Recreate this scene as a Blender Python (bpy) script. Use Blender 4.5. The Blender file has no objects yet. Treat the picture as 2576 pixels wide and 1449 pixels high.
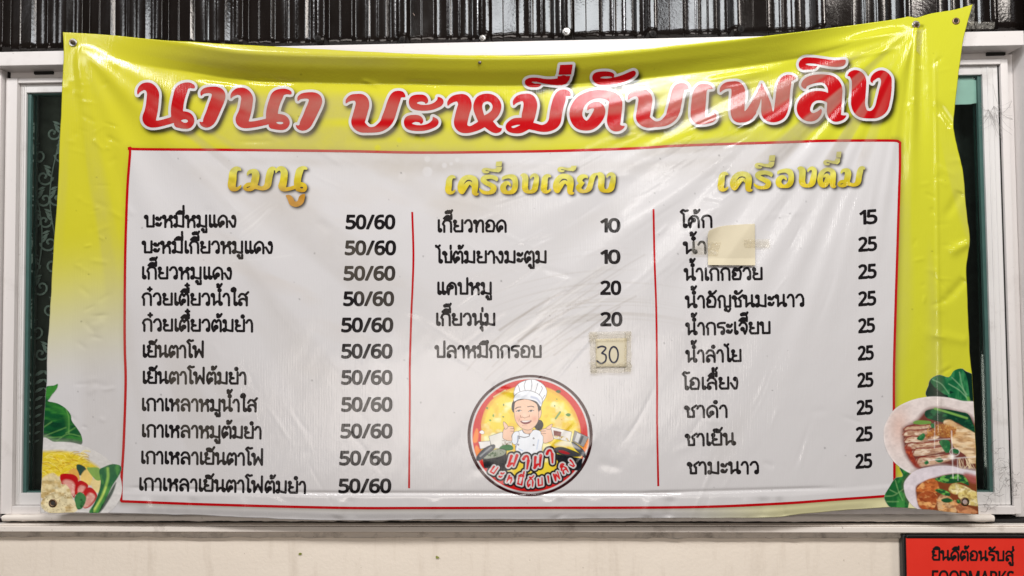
import bpy, bmesh, math, random
import numpy as np
from mathutils import Vector, Matrix

random.seed(7)
rng = np.random.default_rng(7)
SC = bpy.context.scene
COL = SC.collection
# ------------------------------------------------------------------ settings
EXPO = -0.36
AMB = 0.05
# name, place, aim, length, width, watts, colour: fluorescent tubes under the awning, a warm one to the right, one further out in the lane, an added front fill
LAMPS = [('awning_lamp', (0.4, -2.9, 4.6), (0.2, 0, 1.4), 1.6, 0.35, 105, (1.0, 0.97, 0.94)),
         ('awning_lamp_left', (-2.8, -2.9, 4.6), (-0.6, 0, 1.4), 1.6, 0.35, 115, (0.98, 0.98, 1.0)),
         ('awning_lamp_right', (3.4, -2.9, 4.2), (1.0, 0, 1.2), 1.6, 0.35, 58, (1.0, 0.92, 0.85)),
         ('tube_lamp', (0.55, -1.40, 2.98), (0.4, 0, 2.3), 0.85, 0.24, 14, (0.93, 0.97, 1.0)),
         ('tube_lamp_left', (-2.35, -1.40, 2.98), (-1.4, 0, 2.3), 0.4, 0.24, 3, (0.95, 0.98, 1.0)),
         ('lane_lamp', (0.84, -4.2, 2.85), (0, 0, 1.7), 1.4, 0.12, 11, (1.0, 0.96, 0.92)),
         ('front_fill', (-0.3, -3.6, 1.0), (0.0, 0, 0.8), 2.6, 0.8, 42, (1.0, 0.91, 0.84))]  # added warm fill, low in front, to brighten the lower wall
VROUGH, VSPEC, CPEEL, RELIEF, FOLD = 0.14, 0.5, 0.05, 1.0, 2.1
RIB, RIB2 = 0.06, 0.24
SHEETRES = (1170, 616)

# ------------------------------------------------------------------ camera, world, lamps, exposure
Z0 = 1.75                       # height of the middle of the photograph above the floor
DIST = 1.86
YAW, ROLL, PITCH = math.radians(1.9), math.radians(0.50), math.radians(1.9)
fw = Vector((-math.sin(YAW) * math.cos(PITCH), math.cos(YAW) * math.cos(PITCH), math.sin(PITCH)))
rt = Vector((math.cos(YAW), math.sin(YAW), 0)); up = rt.cross(fw)
rt2 = rt * math.cos(ROLL) - up * math.sin(ROLL)
up2 = up * math.cos(ROLL) + rt * math.sin(ROLL)
CAMP = Vector((0, 0, Z0)) - fw * DIST
cd = bpy.data.cameras.new('camera'); cam = bpy.data.objects.new('camera', cd); COL.objects.link(cam)
cd.sensor_width = 36; cd.lens = 26; cd.clip_start = 0.05; cd.clip_end = 60
cam.matrix_world = Matrix(((rt2.x, up2.x, -fw.x, CAMP.x), (rt2.y, up2.y, -fw.y, CAMP.y), (rt2.z, up2.z, -fw.z, CAMP.z), (0, 0, 0, 1)))
SC.camera = cam
SC.view_settings.view_transform = 'Standard'; SC.view_settings.look = 'None'
SC.view_settings.gamma = 1; SC.view_settings.use_curve_mapping = False
SC.view_settings.exposure = EXPO
SC.cycles.max_bounces = 6; SC.cycles.diffuse_bounces = 3; SC.cycles.glossy_bounces = 4; SC.cycles.transparent_max_bounces = 8
SC.cycles.use_denoising = True

W_ = bpy.data.worlds.new('World'); SC.world = W_; W_.use_nodes = True
bgn = W_.node_tree.nodes['Background']; bgn.inputs[0].default_value = (1.0, 0.95, 0.9, 1); bgn.inputs[1].default_value = AMB

def lamp(name, loc, target, sx, sy, power, col):
    d = bpy.data.lights.new(name, 'AREA'); d.shape = 'RECTANGLE'; d.size = sx; d.size_y = sy; d.energy = power; d.color = col
    o = bpy.data.objects.new(name, d); COL.objects.link(o); o.location = loc
    v = Vector(target) - Vector(loc); o.rotation_euler = v.to_track_quat('-Z', 'Z').to_euler()
    return o
for a in LAMPS: lamp(*a)
# ------------------------------------------------------------------ measuring: a pixel of the 2576 x 1449 view to a point of a plane y = const
K = 36 / 26 / 2576
FW, RT, UP, CP = (np.array(v) for v in (fw, rt2, up2, CAMP))
def W3(px, py, y):
    px, py, y = np.broadcast_arrays(np.asarray(px, float), np.asarray(py, float), np.asarray(y, float))
    d = FW + RT * ((px - 1288) * K)[..., None] + UP * ((724.5 - py) * K)[..., None]
    t = (y - CP[1]) / d[..., 1]
    return CP + d * t[..., None]
def W1(px, py, y): return Vector(W3(px, py, y).tolist())

# ------------------------------------------------------------------ names, labels
def tag(o, label=None, cat=None, group=None, kind=None):
    if label: o['label'] = label
    if cat: o['category'] = cat
    if group: o['group'] = group
    if kind: o['kind'] = kind
    return o
def empty(name, loc, label, cat, group=None):
    o = bpy.data.objects.new(name, None); COL.objects.link(o); o.location = loc; o.empty_display_size = 0.05
    return tag(o, label, cat, group)
def link(name, me, mat, parent=None):
    o = bpy.data.objects.new(name, me); COL.objects.link(o)
    if mat: me.materials.append(mat)
    if parent is not None:
        o.parent = parent
        o.matrix_parent_inverse = Matrix.Translation(-parent.location)
    return o
def np_mesh(name, V, F, smooth=True):
    """V (n,3); F list of int arrays (quads and triangles)"""
    me = bpy.data.meshes.new(name)
    if isinstance(F, np.ndarray):
        tot = np.full(len(F), F.shape[1], np.int32); loops = F.ravel()
    else:
        tot = np.array([len(f) for f in F], np.int32); loops = np.concatenate([np.asarray(f, np.int32) for f in F])
    me.vertices.add(len(V)); me.vertices.foreach_set('co', np.asarray(V, np.float32).ravel())
    me.loops.add(len(loops)); me.loops.foreach_set('vertex_index', loops.astype(np.int32))
    me.polygons.add(len(tot)); st = np.concatenate([[0], np.cumsum(tot)[:-1]]).astype(np.int32)
    me.polygons.foreach_set('loop_start', st)
    me.update(calc_edges=True); me.validate()
    if smooth: me.polygons.foreach_set('use_smooth', np.ones(len(me.polygons), bool))
    return me
def set_col(me, C):
    a = me.attributes.new('Col', 'FLOAT_COLOR', 'POINT')
    a.data.foreach_set('color', np.concatenate([C, np.ones((len(C), 1))], 1).astype(np.float32).ravel())

# ------------------------------------------------------------------ materials
def sr(r, g, b):
    f = lambda c: ((c / 255 + 0.055) / 1.055) ** 2.4 if c > 10 else c / 255 / 12.92
    return np.array([f(r), f(g), f(b)])
def new_mat(name):
    m = bpy.data.materials.new(name); m.use_nodes = True
    nt = m.node_tree; b = nt.nodes['Principled BSDF']
    return m, nt, b
def nd(nt, t, **kw):
    n = nt.nodes.new(t)
    for k, v in kw.items():
        if k in n.inputs: n.inputs[k].default_value = v
        else: setattr(n, k, v)
    return n
def ramp(nt, fac, stops):
    r = nt.nodes.new('ShaderNodeValToRGB'); e = r.color_ramp.elements
    while len(e) < len(stops): e.new(0.5)
    for i, (p, c) in enumerate(stops): e[i].position = p; e[i].color = (*c, 1)
    nt.links.new(fac, r.inputs[0]); return r.outputs[0]
def mixc(nt, fac, a, b, mode='MIX'):
    n = nt.nodes.new('ShaderNodeMix'); n.data_type = 'RGBA'; n.blend_type = mode
    for s, v in ((n.inputs[0], fac), (n.inputs[6], a), (n.inputs[7], b)):
        if hasattr(v, 'is_linked'): nt.links.new(v, s)
        elif isinstance(v, (int, float)): s.default_value = v
        else: s.default_value = (*v, 1)
    return n.outputs[2]
def noise(nt, scale, detail=4, rough=0.55, vec=None, sc=(1, 1, 1)):
    tc = nd(nt, 'ShaderNodeNewGeometry'); mp = nd(nt, 'ShaderNodeMapping'); mp.inputs['Scale'].default_value = sc
    nt.links.new(tc.outputs['Position'], mp.inputs[0])
    n = nd(nt, 'ShaderNodeTexNoise'); n.inputs['Scale'].default_value = scale; n.inputs['Detail'].default_value = detail; n.inputs['Roughness'].default_value = rough
    nt.links.new(mp.outputs[0], n.inputs['Vector']); return n.outputs['Fac']
def bump(nt, b, hs, dist=0.001, strength=1.0):
    prev = None
    for h, s in hs:
        n = nd(nt, 'ShaderNodeBump'); n.inputs['Strength'].default_value = s * strength; n.inputs['Distance'].default_value = dist
        nt.links.new(h, n.inputs['Height'])
        if prev is not None: nt.links.new(prev, n.inputs['Normal'])
        prev = n.outputs[0]
    nt.links.new(prev, b.inputs['Normal'])

def vinyl(name, col=None, rough=VROUGH, spec=VSPEC):
    """printed PVC sheet: glossy, fine vertical ribs from the scrim"""
    m, nt, b = new_mat(name)
    if col is None:
        a = nd(nt, 'ShaderNodeAttribute', attribute_name='Col'); base = a.outputs['Color']
    else:
        rgb = nd(nt, 'ShaderNodeRGB'); rgb.outputs[0].default_value = (*col, 1); base = rgb.outputs[0]
    # dust film with painted fold shade and haze, kept per vertex, broken up by fine noise
    da = nd(nt, 'ShaderNodeAttribute', attribute_name='DustHaze'); dm = nd(nt, 'ShaderNodeMath', operation='MULTIPLY')
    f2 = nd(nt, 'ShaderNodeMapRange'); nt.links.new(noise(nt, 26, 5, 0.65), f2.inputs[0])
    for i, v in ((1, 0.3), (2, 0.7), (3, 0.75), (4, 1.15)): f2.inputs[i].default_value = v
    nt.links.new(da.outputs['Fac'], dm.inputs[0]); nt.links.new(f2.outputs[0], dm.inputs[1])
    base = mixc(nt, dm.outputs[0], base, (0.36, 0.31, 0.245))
    nt.links.new(base, b.inputs['Base Color'])
    b.inputs['Specular IOR Level'].default_value = spec
    rg = nd(nt, 'ShaderNodeMapRange'); nt.links.new(noise(nt, 9, 4, 0.6), rg.inputs[0])
    for i, v in ((1, 0.3), (2, 0.7), (3, rough - 0.06), (4, rough + 0.07)): rg.inputs[i].default_value = v
    nt.links.new(rg.outputs[0], b.inputs['Roughness'])
    g = nd(nt, 'ShaderNodeNewGeometry'); w = nd(nt, 'ShaderNodeTexWave'); w.wave_type = 'BANDS'; w.bands_direction = 'X'
    w.inputs['Scale'].default_value = 2 * math.pi / 20 / 0.0040; w.inputs['Distortion'].default_value = 0.6; w.inputs['Detail'].default_value = 1; w.inputs['Detail Scale'].default_value = 8
    nt.links.new(g.outputs['Position'], w.inputs['Vector'])
    rib2 = noise(nt, 260, 2, 0.5, sc=(1, 1, 0.10))
    grain = noise(nt, 500, 1, 0.5)
    bump(nt, b, ((w.outputs['Fac'], RIB), (rib2, RIB2), (grain, 0.05)), dist=0.0012)
    return m

# ------------------------------------------------------------------ shapes as signed distance in pixels
def cr(pts, step=1.2):
    """dense Catmull-Rom through points (x, y[, r])"""
    P = np.asarray(pts, float)
    if len(P) < 3:
        n = max(2, int(np.hypot(*(P[-1, :2] - P[0, :2])) / step) + 1)
        t = np.linspace(0, 1, n)[:, None]; return P[0] * (1 - t) + P[-1] * t
    Q = np.vstack([2 * P[0] - P[1], P, 2 * P[-1] - P[-2]]); out = []
    for i in range(1, len(Q) - 2):
        a, b, c, d = Q[i - 1:i + 3]
        n = max(2, int(np.hypot(*(c - b)[:2]) / step) + 1); t = (np.arange(n) / n)[:, None]
        out.append(0.5 * (2 * b + (c - a) * t + (2 * a - 5 * b + 4 * c - d) * t ** 2 + (3 * b - a - 3 * c + d) * t ** 3))
    out.append(P[-1:]); R = np.vstack(out)
    if R.shape[1] > 2: R[:, 2] = np.maximum(R[:, 2], 0.05)
    return R
def pl(pts, step=1.2):
    return np.vstack([cr(pts[i:i + 2], step) for i in range(len(pts) - 1)])
def sd_dots(X, Y, D):
    """min distance to dense circles D (n,3)"""
    out = np.full(X.shape, 1e6)
    for i in range(0, len(D), 64):
        d = D[i:i + 64]
        v = np.sqrt((X[..., None] - d[:, 0]) ** 2 + (Y[..., None] - d[:, 1]) ** 2) - d[:, 2]
        out = np.minimum(out, v.min(-1))
    return out
def sd_poly(X, Y, polys):
    """signed distance to polygons (even-odd)"""
    best = np.full(X.shape, 1e12); ins = np.zeros(X.shape, bool)
    for P in polys:
        P = np.asarray(P, float); Q = np.roll(P, -1, 0)
        for (ax, ay), (bx, by) in zip(P, Q):
            ex, ey = bx - ax, by - ay; L = ex * ex + ey * ey
            if L < 1e-12: continue
            t = np.clip(((X - ax) * ex + (Y - ay) * ey) / L, 0, 1)
            best = np.minimum(best, (X - ax - t * ex) ** 2 + (Y - ay - t * ey) ** 2)
            if ay != by:
                c = (ay > Y) != (by > Y)
                ins ^= c & (X < ax + (Y - ay) / (by - ay) * ex)
    return np.where(ins, -1, 1) * np.sqrt(best)
def sd_spline(X, Y, pts):
    P = list(pts); n = len(P)
    R = cr([P[-1]] + P + [P[0], P[1]], 4)
    k = [i for i in range(len(R)) if np.allclose(R[i], P[0])]
    R = R[k[0]:k[-1]] if len(k) > 1 else R
    return sd_poly(X, Y, [R])
def grid(x0, y0, x1, y1, s):
    nx = int(math.ceil((x1 - x0) / s)) + 1; ny = int(math.ceil((y1 - y0) / s)) + 1
    return np.meshgrid(x0 + np.arange(nx) * s, y0 + np.arange(ny) * s)
def march(X, Y, S):
    """triangulate/quad the region S < 0 on the regular grid -> P (n,2), faces"""
    ny, nx = S.shape; ins = S < 0
    idx = np.arange(ny * nx).reshape(ny, nx)
    P = [np.stack([X.ravel(), Y.ravel()], 1)]; n0 = ny * nx
    c = ins[:-1, :-1].astype(int) + ins[:-1, 1:] + ins[1:, 1:] + ins[1:, :-1]
    j, i = np.nonzero(c == 4)
    F = list(np.stack([idx[j, i], idx[j + 1, i], idx[j + 1, i + 1], idx[j, i + 1]], 1))
    extra = []; memo = {}
    def cut(a, b):
        k = (a, b) if a < b else (b, a)
        if k not in memo:
            ja, ia = divmod(k[0], nx); jb, ib = divmod(k[1], nx); sa, sb = S[ja, ia], S[jb, ib]
            t = min(max(sa / (sa - sb), 0.02), 0.98)
            memo[k] = n0 + len(extra)
            extra.append((X[ja, ia] + t * (X[jb, ib] - X[ja, ia]), Y[ja, ia] + t * (Y[jb, ib] - Y[ja, ia])))
        return memo[k]
    for j, i in zip(*np.nonzero((c > 0) & (c < 4))):
        q = (idx[j, i], idx[j + 1, i], idx[j + 1, i + 1], idx[j, i + 1]); f = []
        s = (ins[j, i], ins[j + 1, i], ins[j + 1, i + 1], ins[j, i + 1])
        for k in range(4):
            a, b = int(q[k]), int(q[(k + 1) % 4]); sa, sb = s[k], s[(k + 1) % 4]
            if sa: f.append(a)
            if sa != sb: f.append(cut(a, b))
        if len(f) >= 3: F.append(np.array(f))
    if extra: P.append(np.array(extra))
    P = np.vstack(P)
    used = np.unique(np.concatenate(F)); remap = np.full(len(P), -1); remap[used] = np.arange(len(used))
    return P[used], [remap[f] for f in F]

# ------------------------------------------------------------------ noise on pixel grids
def vnoise(X, Y, sx, sy, seed, octs=3, pers=0.5):
    out = np.zeros(X.shape); amp = 1; tot = 0
    for o in range(octs):
        r = np.random.default_rng(seed * 31 + o); L = r.random((64, 64)) * 2 - 1
        u = X / sx + 1000.3; v = Y / sy + 1000.7; i = np.floor(u).astype(int); j = np.floor(v).astype(int)
        fu = u - i; fv = v - j; fu = fu * fu * fu * (fu * (fu * 6 - 15) + 10); fv = fv * fv * fv * (fv * (fv * 6 - 15) + 10)
        g = lambda a, b: L[a % 64, b % 64]
        out += amp * ((g(j, i) * (1 - fu) + g(j, i + 1) * fu) * (1 - fv) + (g(j + 1, i) * (1 - fu) + g(j + 1, i + 1) * fu) * fv)
        tot += amp; amp *= pers; sx /= 2; sy /= 2
    return out / tot
def blur(A, r):
    """three box blurs"""
    for _ in range(3):
        for ax in (0, 1):
            k = 2 * r + 1
            B = np.concatenate([np.repeat(A.take([0], ax), r + 1, ax), A, np.repeat(A.take([-1], ax), r, ax)], ax).cumsum(ax)
            n = A.shape[ax]; A = (B.take(range(k, k + n), ax) - B.take(range(0, n), ax)) / k
    return A
def sstep(a, b, x):
    t = np.clip((x - a) / (b - a), 0, 1); return t * t * (3 - 2 * t)

# ------------------------------------------------------------------ plain solids
def box_w(bm, x0, x1, y0, y1, z0, z1, bev=0.0):
    r = bmesh.ops.create_cube(bm, size=1); vs = r['verts']
    for v in vs:
        v.co = Vector(((x0 + x1) / 2 + v.co.x * (x1 - x0), (y0 + y1) / 2 + v.co.y * (y1 - y0), (z0 + z1) / 2 + v.co.z * (z1 - z0)))
    if bev:
        es = list({e for v in vs for e in v.link_edges})
        bmesh.ops.bevel(bm, geom=es, offset=bev, segments=2, affect='EDGES', profile=0.5)
def bm_obj(name, bm, mat, parent=None, smooth=False):
    me = bpy.data.meshes.new(name); bm.normal_update(); bm.to_mesh(me); bm.free()
    if smooth: me.polygons.foreach_set('use_smooth', np.ones(len(me.polygons), bool))
    return link(name, me, mat, parent)
def boxes(name, lst, mat, parent=None, bev=0.001):
    bm = bmesh.new()
    for b in lst: box_w(bm, *b, bev)
    return bm_obj(name, bm, mat, parent)
def lathe(bm, prof, seg=24, M=Matrix.Identity(4)):
    rings = []
    for r, z in prof:
        rings.append([bm.verts.new(M @ Vector((r * math.cos(2 * math.pi * k / seg), r * math.sin(2 * math.pi * k / seg), z))) for k in range(seg)])
    for a, b in zip(rings, rings[1:]):
        for k in range(seg): bm.faces.new((a[k], a[(k + 1) % seg], b[(k + 1) % seg], b[k]))
    for ring, flip in ((rings[0], True), (rings[-1], False)):
        if prof[0 if flip else -1][0] > 1e-5: bm.faces.new(ring[::-1] if flip else ring)
def tube(bm, pts, r, seg=6):
    pts = [Vector(p) for p in pts]; rings = []
    for i, p in enumerate(pts):
        d = (pts[min(i + 1, len(pts) - 1)] - pts[max(i - 1, 0)]).normalized()
        a = d.orthogonal().normalized(); b = d.cross(a)
        rr = r[i] if hasattr(r, '__len__') else r
        rings.append([bm.verts.new(p + (a * math.cos(2 * math.pi * k / seg) + b * math.sin(2 * math.pi * k / seg)) * rr) for k in range(seg)])
    for a, b in zip(rings, rings[1:]):
        for k in range(seg): bm.faces.new((a[k], a[(k + 1) % seg], b[(k + 1) % seg], b[k]))
TOWALL = Matrix.Rotation(math.radians(90), 4, 'X')     # lathe axis z -> towards the viewer (-y)
# ------------------------------------------------------------------ setting materials
def paint_white(name, col=(0.74, 0.72, 0.70), dirt=0.5, rough=0.42, sc=7, dirtcol=(0.20, 0.16, 0.12), lo=0.56):
    m, nt, b = new_mat(name)
    d = nd(nt, 'ShaderNodeMapRange'); nt.links.new(noise(nt, sc, 8, 0.68), d.inputs[0])
    for i, v in ((1, lo), (2, lo + 0.22), (3, 0), (4, dirt)): d.inputs[i].default_value = v
    base = mixc(nt, d.outputs[0], col, dirtcol)
    sp = nd(nt, 'ShaderNodeMapRange'); nt.links.new(noise(nt, 130, 3, 0.6), sp.inputs[0])
    for i, v in ((1, 0.69), (2, 0.74), (3, 0), (4, dirt)): sp.inputs[i].default_value = v
    base = mixc(nt, sp.outputs[0], base, dirtcol)
    nt.links.new(base, b.inputs['Base Color']); b.inputs['Roughness'].default_value = rough
    bump(nt, b, ((noise(nt, 60, 4), 0.15),), dist=0.002)
    return m
M_frame = paint_white('white_aluminium', (0.74, 0.70, 0.68), 0.30, 0.38)
M_sash = paint_white('grey_white_aluminium', (0.72, 0.70, 0.685), 0.45, 0.4, 9)
M_ledge = paint_white('chipped_ledge_paint', (0.82, 0.75, 0.68), 0.6, 0.7, 16, (0.20, 0.14, 0.10), 0.58)
M_lip = paint_white('rough_render_lip', (0.70, 0.62, 0.54), 0.7, 0.85, 22, (0.14, 0.11, 0.09), 0.50)
def plain(name, col, rough=0.5, metal=0.0, spec=0.5, nz=0.0):
    m, nt, b = new_mat(name)
    base = mixc(nt, noise(nt, 40, 4), tuple(c * (1 - nz) for c in col), tuple(min(1, c * (1 + nz)) for c in col))
    nt.links.new(base, b.inputs['Base Color']); b.inputs['Roughness'].default_value = rough
    b.inputs['Metallic'].default_value = metal; b.inputs['Specular IOR Level'].default_value = spec
    return m
M_dark = plain('matte_black', (0.012, 0.010, 0.009), 0.9, nz=0.5)
M_seal = plain('teal_glass_edge', (0.06, 0.13, 0.115), 0.3, nz=0.2)
M_steel = plain('worn_steel', (0.42, 0.40, 0.38), 0.32, 1.0, nz=0.35)
M_bolt = plain('rusty_bolt_steel', (0.16, 0.13, 0.11), 0.42, 0.8, nz=0.5)
M_brass = plain('tarnished_brass', (0.23, 0.15, 0.09), 0.4, 0.9, nz=0.4)

# plaster wall, cream paint
m, nt, b = new_mat('cream_plaster_paint'); M_wall = m
base = mixc(nt, noise(nt, 1.6, 6, 0.6), (0.84, 0.74, 0.63), (0.89, 0.80, 0.69))
st = nd(nt, 'ShaderNodeMapRange'); nt.links.new(noise(nt, 7, 6, 0.65, sc=(3.2, 1, 0.5)), st.inputs[0])
for i, v in ((1, 0.54), (2, 0.80), (3, 0), (4, 0.36)): st.inputs[i].default_value = v
base = mixc(nt, st.outputs[0], base, (0.42, 0.33, 0.24))
sp = nd(nt, 'ShaderNodeMapRange'); nt.links.new(noise(nt, 85, 2, 0.5), sp.inputs[0])
for i, v in ((1, 0.735), (2, 0.76), (3, 0), (4, 0.4)): sp.inputs[i].default_value = v
base = mixc(nt, sp.outputs[0], base, (0.20, 0.15, 0.10))
nt.links.new(base, b.inputs['Base Color']); b.inputs['Roughness'].default_value = 0.6
bump(nt, b, ((noise(nt, 14, 3), 0.5), (noise(nt, 120, 3), 0.25)), dist=0.0025)

# dark lacquered sheet
m, nt, b = new_mat('dark_brown_lacquered_sheet'); M_clad = m
base = mixc(nt, noise(nt, 6, 5, 0.6, sc=(1, 1, 0.3)), (0.004, 0.003, 0.003), (0.014, 0.010, 0.008))
nt.links.new(base, b.inputs['Base Color'])
rg = nd(nt, 'ShaderNodeMapRange'); nt.links.new(noise(nt, 11, 5, 0.65, sc=(1, 1, 0.5)), rg.inputs[0])
for i, v in ((1, 0.3), (2, 0.7), (3, 0.08), (4, 0.20)): rg.inputs[i].default_value = v
nt.links.new(rg.outputs[0], b.inputs['Roughness']); b.inputs['Specular IOR Level'].default_value = 0.5
bump(nt, b, ((noise(nt, 7, 2, 0.5, sc=(1, 1, 0.5)), 0.10), (noise(nt, 150, 2, 0.5), CPEEL)), dist=0.004)

# ------------------------------------------------------------------ plaster wall below the window
Zt = lambda z: Z0 + z
def rough_bar(name, x0, x1, yf, yb, z0, z1, mat, parent, amp, seed, n=420, round_=0.3):
    """horizontal bar whose front edges wander: chipped paint, trowelled render"""
    r = np.random.default_rng(seed); xs = np.linspace(x0, x1, n); V = []; F = []
    X1 = xs * 1000; zz = np.zeros(n)
    nz = lambda k, s: vnoise(X1, zz, s, s, seed + k, 4, 0.62)
    h = z1 - z0
    prof = [(yb, z1), (yf + h * round_ * 0.5, z1), (yf, z1 - h * round_), (yf, z0 + h * round_), (yf + h * round_ * 0.5, z0), (yb, z0)]
    k = len(prof)
    for q, (y, z) in enumerate(prof):
        dy = amp * nz(q, 40) * (0 if q in (0, k - 1) else 1); dz = amp * nz(q + 10, 30) * (1 if q in (0, 1, 4, 5) else 0.3)
        V.append(np.stack([xs, y + dy, Z0 + z + dz], 1))
    V = np.concatenate(V)
    for q in range(k):
        q2 = (q + 1) % k; i = np.arange(n - 1)
        F.append(np.stack([q * n + i, q * n + i + 1, q2 * n + i + 1, q2 * n + i], 1))
    F = np.concatenate(F)
    me = np_mesh(name, V, F, True)
    me.flip_normals()
    return link(name, me, mat, parent)

wall = empty('plaster_wall', (0, 0.1, 0), 'cream painted plaster wall with scuffs below the window ledge', 'wall')
xs = np.linspace(-2.6, 2.6, 261); zs = np.linspace(0, Zt(-0.612), 60)
XX, ZZ = np.meshgrid(xs, zs); YY = 0.0015 * vnoise(XX * 1000, ZZ * 1000, 300, 220, 3, 4)
V = np.stack([XX, YY, ZZ], -1).reshape(-1, 3); nx, nz_ = len(xs), len(zs); I = np.arange(nx * nz_).reshape(nz_, nx)
F = np.stack([I[:-1, :-1], I[:-1, 1:], I[1:, 1:], I[1:, :-1]], -1).reshape(-1, 4)
nv = len(V); Vb = V.copy(); Vb[:, 1] = 0.12
rim = np.concatenate([I[0], I[1:, -1], I[-1, -2::-1], I[-2:0:-1, 0]]); r2 = np.roll(rim, -1)
F = np.vstack([F, np.stack([rim, rim + nv, r2 + nv, r2], 1), F[:, ::-1] + nv])
me = np_mesh('wall_face', np.vstack([V, Vb]), F, False); link('wall_face', me, M_wall, wall)
rough_bar('rough_lip', -2.6, 2.6, -0.012, 0.1, -0.619, -0.6025, M_lip, wall, 0.0032, 11)

sill = empty('window_ledge', (0, 0, Zt(-0.6)), 'chipped white ledge with a black line under the banner', 'ledge')
boxes('lower_rail', [(-2.6, 2.6, -0.026, 0.1, Zt(-0.6005), Zt(-0.5875)), (-2.6, 2.6, -0.021, 0.1, Zt(-0.5870), Zt(-0.584))], M_ledge, sill, 0.0012)
rough_bar('ledge_gap', -2.6, 1.30, -0.004, 0.1, -0.5835, -0.5765, M_dark, sill, 0.0016, 5)  # black strip filling the gap between the two ledges
rough_bar('upper_ledge', -1.292, 1.16, -0.020, 0.1, -0.5760, -0.5625, M_ledge, sill, 0.0022, 21)

# ------------------------------------------------------------------ sliding window behind the banner
win = empty('sliding_window', (0, 0.05, Zt(-0.55)), 'white aluminium sliding window with dark glass, half hidden by the banner', 'window')
boxes('head_rail', [(-2.6, 1.2525, -0.040, 0.09, Zt(0.577), Zt(0.6130))], M_frame, win, 0.0015)
boxes('outer_frame', [(-2.6, -1.3105, -0.018, 0.09, Zt(-0.5755), Zt(0.5765)),            # left jamb strip
      (-1.3065, -1.2765, -0.006, 0.08, Zt(-0.5620), Zt(0.5565)),                          # left stile
      (-1.2760, 1.2175, -0.004, 0.08, Zt(0.5440), Zt(0.5560)),                            # head
      (-1.2760, 1.2175, -0.006, 0.08, Zt(-0.5620), Zt(-0.5430)),                          # bottom track
      (1.2185, 1.2360, -0.002, 0.08, Zt(-0.5620), Zt(0.5565)),                            # right stile
      (1.2365, 1.2625, 0.022, 0.09, Zt(-0.5755), Zt(0.5765)),                             # recessed jamb
      (1.2630, 2.6, -0.040, 0.09, Zt(-0.5755), Zt(0.6140)),
      (-1.3065, 1.2360, 0.010, 0.085, Zt(0.5568), Zt(0.5766))], M_frame, win, 0.0012)
boxes('gap_and_soffit_shade', [(-1.3100, -1.3070, 0.004, 0.07, Zt(-0.5755), Zt(0.5765)), (-1.24, -1.19, 0.004, 0.011, Zt(0.5690), Zt(0.5760)), (1.19, 1.235, 0.004, 0.011, Zt(0.5690), Zt(0.5760)),  # short dark patches stand in for soffit shade; the rest are gaps
      (1.2153, 1.2182, 0.006, 0.07, Zt(-0.5420), Zt(0.5430))], M_dark, win, 0)
m, nt, b = new_mat('dark_window_glass'); M_glass = m
out = nt.nodes['Material Output']; nt.nodes.remove(b)
tr = nd(nt, 'ShaderNodeBsdfTransparent', Color=(0.80, 0.88, 0.85, 1)); gl = nd(nt, 'ShaderNodeBsdfGlossy', Roughness=0.03); gl.inputs['Color'].default_value = (1, 1, 1, 1)
fr = nd(nt, 'ShaderNodeFresnel', IOR=1.5); mx = nd(nt, 'ShaderNodeMixShader')
nt.links.new(fr.outputs[0], mx.inputs[0]); nt.links.new(tr.outputs[0], mx.inputs[1]); nt.links.new(gl.outputs[0], mx.inputs[2])
bp_ = nd(nt, 'ShaderNodeBump'); bp_.inputs['Strength'].default_value = 0.15; bp_.inputs['Distance'].default_value = 0.002
nt.links.new(noise(nt, 5, 3), bp_.inputs['Height']); nt.links.new(bp_.outputs[0], gl.inputs['Normal'])
nt.links.new(mx.outputs[0], out.inputs[0])
def make_sash(x0, x1, w, lab):
    f = boxes('sash', [(x0, x0 + w, 0.006, 0.040, Zt(-0.542), Zt(0.543)), (x1 - w, x1, 0.006, 0.040, Zt(-0.542), Zt(0.543)),
                       (x0 + w + .0002, x1 - w - .0002, 0.006, 0.040, Zt(-0.542), Zt(-0.5125)), (x0 + w + .0002, x1 - w - .0002, 0.006, 0.040, Zt(0.5215), Zt(0.543)),
                       (x0 + w * .30, x0 + w * .34, 0.0045, 0.0062, Zt(-0.541), Zt(0.542)), (x1 - w * .34, x1 - w * .30, 0.0045, 0.0062, Zt(-0.541), Zt(0.542)),
                       (x0 + w * .62, x0 + w * .70, 0.0040, 0.0062, Zt(-0.541), Zt(0.542)), (x1 - w * .70, x1 - w * .62, 0.0040, 0.0062, Zt(-0.541), Zt(0.542))], M_sash, win, 0.0008)
    f['label'] = lab
    a, c = x0 + w, x1 - w
    boxes('glass_seal', [(a + .0003, a + .009, 0.012, 0.034, Zt(-0.5122), Zt(0.5212)), (c - .009, c - .0003, 0.012, 0.034, Zt(-0.5122), Zt(0.5212)),
                         (a + .0093, c - .0093, 0.014, 0.034, Zt(-0.5122), Zt(-0.5092)), (a + .0093, c - .0093, 0.014, 0.034, Zt(0.5180), Zt(0.5212))], M_seal, f, 0)
    boxes('pane', [(a + .0094, c - .0094, 0.020, 0.025, Zt(-0.5090), Zt(0.5178))], M_glass, f, 0)
    return f
make_sash(-1.2755, -0.03, 0.0150, 'left sash with a slim stile')
sash_r = make_sash(-0.028, 1.2150, 0.0370, 'right sash with a wide dusty stile')
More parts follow.
